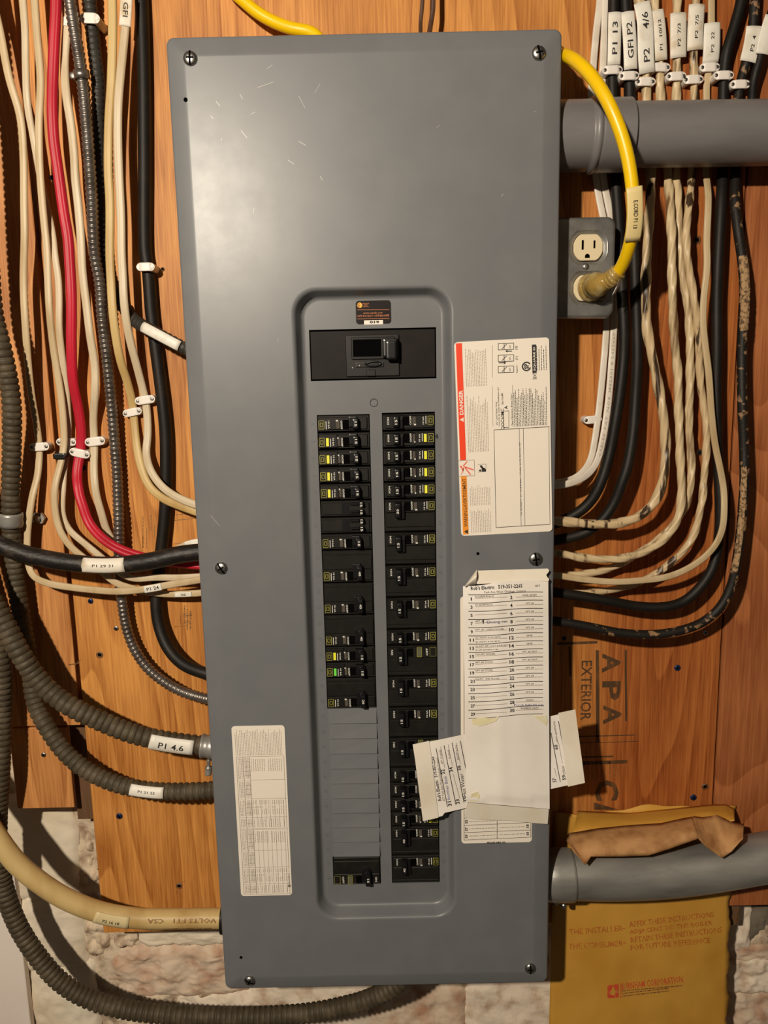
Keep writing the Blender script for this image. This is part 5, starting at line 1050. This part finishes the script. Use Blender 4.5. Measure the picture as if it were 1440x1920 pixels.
D.mb.add([s1px(x, y, .0009) for x, y in ((884,1349), (900,1345), (922,1347), (936,1343), (930,1352), (914,1358), (898,1362), (886,1358))], [list(range(8))]); D.mb.add([s1px(x, y, .0009) for x, y in ((1000,1343), (1024,1341), (1027,1352), (1024,1360), (1012,1352))], [list(range(5))]); D.mb.add([s1px(x, y, .0009) for x, y in ((884,1488), (896,1484), (900,1494), (894,1503), (880,1502))], [list(range(5))])
D.build('glue_stain', STAIN, sh1)
D = PxDecal(lambda x, y: s1px(x, y)); D2 = PxDecal(lambda x, y: s1px(x, y))
D.text("Rob's Electric   519-351-2265", 931, 1100.5, 97, 7.5, 3, .02)
LT = ['BOILER/FURNACE', 'PC RECEPTACLE', '', 'APT. #', 'APT. #1 - LIVING ROOM', 'A) LIGHTS & RECEPTS', 'A) APT. #4 - LGT & RECEPTS', 'TOP APT. WASHER', 'APT. #1 STOVE', 'APT. #1 STOVE', 'LIGHTS - 2ND FLOOR', '', '', '', '']
L2_ = {5: 'B) LIGHTS & RECEPTS', 6: 'B) APT #4 BEDROOM'}
RT_ = ['PANEL RECEPT', 'APT. #6', 'APT. #4', 'APT. #2', 'APT. #2', 'DRYER', 'DRYER', 'APT. #2 SPLIT', 'APT. #3 SPLIT', 'APT. #4', 'APT. #4', 'APT. #4', 'APT. #6', 'LIGHTS', 'BASEMENT LIGHTS']
def wav(x): return 1.2*math.sin((x-878)/140*2*math.pi)
for i in range(16):
    yl = 1115+15.46*i; yr = 1110+15.22*i; n_ = 10
    for q in range(n_):
        xa, xb = 878+140*q/n_, 878+140*(q+1)/n_; ya, yb = lerp(yl, yr, q/n_)+wav(xa), lerp(yl, yr, (q+1)/n_)+wav(xb); D.seg((xa, ya), (xb, yb), 1.1 if i < 15 else .9)
for i in range(15):
    yl = 1123+15.43*i; yr = 1120+15.14*i; s_ = str(2*i+1); D.text(s_, 883.5+.22*i, yl, 2.0 if i == 0 else 3.9*len(s_), 6, 1, .02); s_ = str(2*i+2); D.text(s_, 958.5+.12*i, yr, 4.3*len(s_), 6.5, 1, .02)
    D2.seg((891, yl-1), (920, yl-2.3), .6, 3); D2.seg((920, yl-2.3), (951, yl-4), .6, 3); D2.seg((967, yr-.6), (1018, yr-2.2), .6, 4)
    if LT[i]: D2.text(LT[i], 891+len(LT[i])*1.25, yl-4.6, len(LT[i])*2.5, 3.2, 2)
    if i in L2_: D2.text(L2_[i], 892+len(L2_[i])*1.2, yl+3, len(L2_[i])*2.4, 3.2, 2)
    D2.text(RT_[i], 993, yr-4.2, len(RT_[i])*2.2, 3.2, 1)
D2.text('Park Ave West Chatham Ontario', 947, 1109, 78, 4.2, 2); D2.text('877', 1008, 1098.5, 9, 4, 2)
D.text('1', 906, 1165.5, 2.2, 7, 0, .05)
D.build('printed_text', INK, sh1); D2.build('small_print', INKG, sh1)
D = PxDecal(lambda x, y: s1px(x, y, .0009)); D.text('Dining rm', 932, 1166.5, 38, 7, 3, -.008); D.text('Porch light N side', 992, 1322.5, 56, 5.5, 0, -.008); D.build('handwriting', BLUE, sh1)
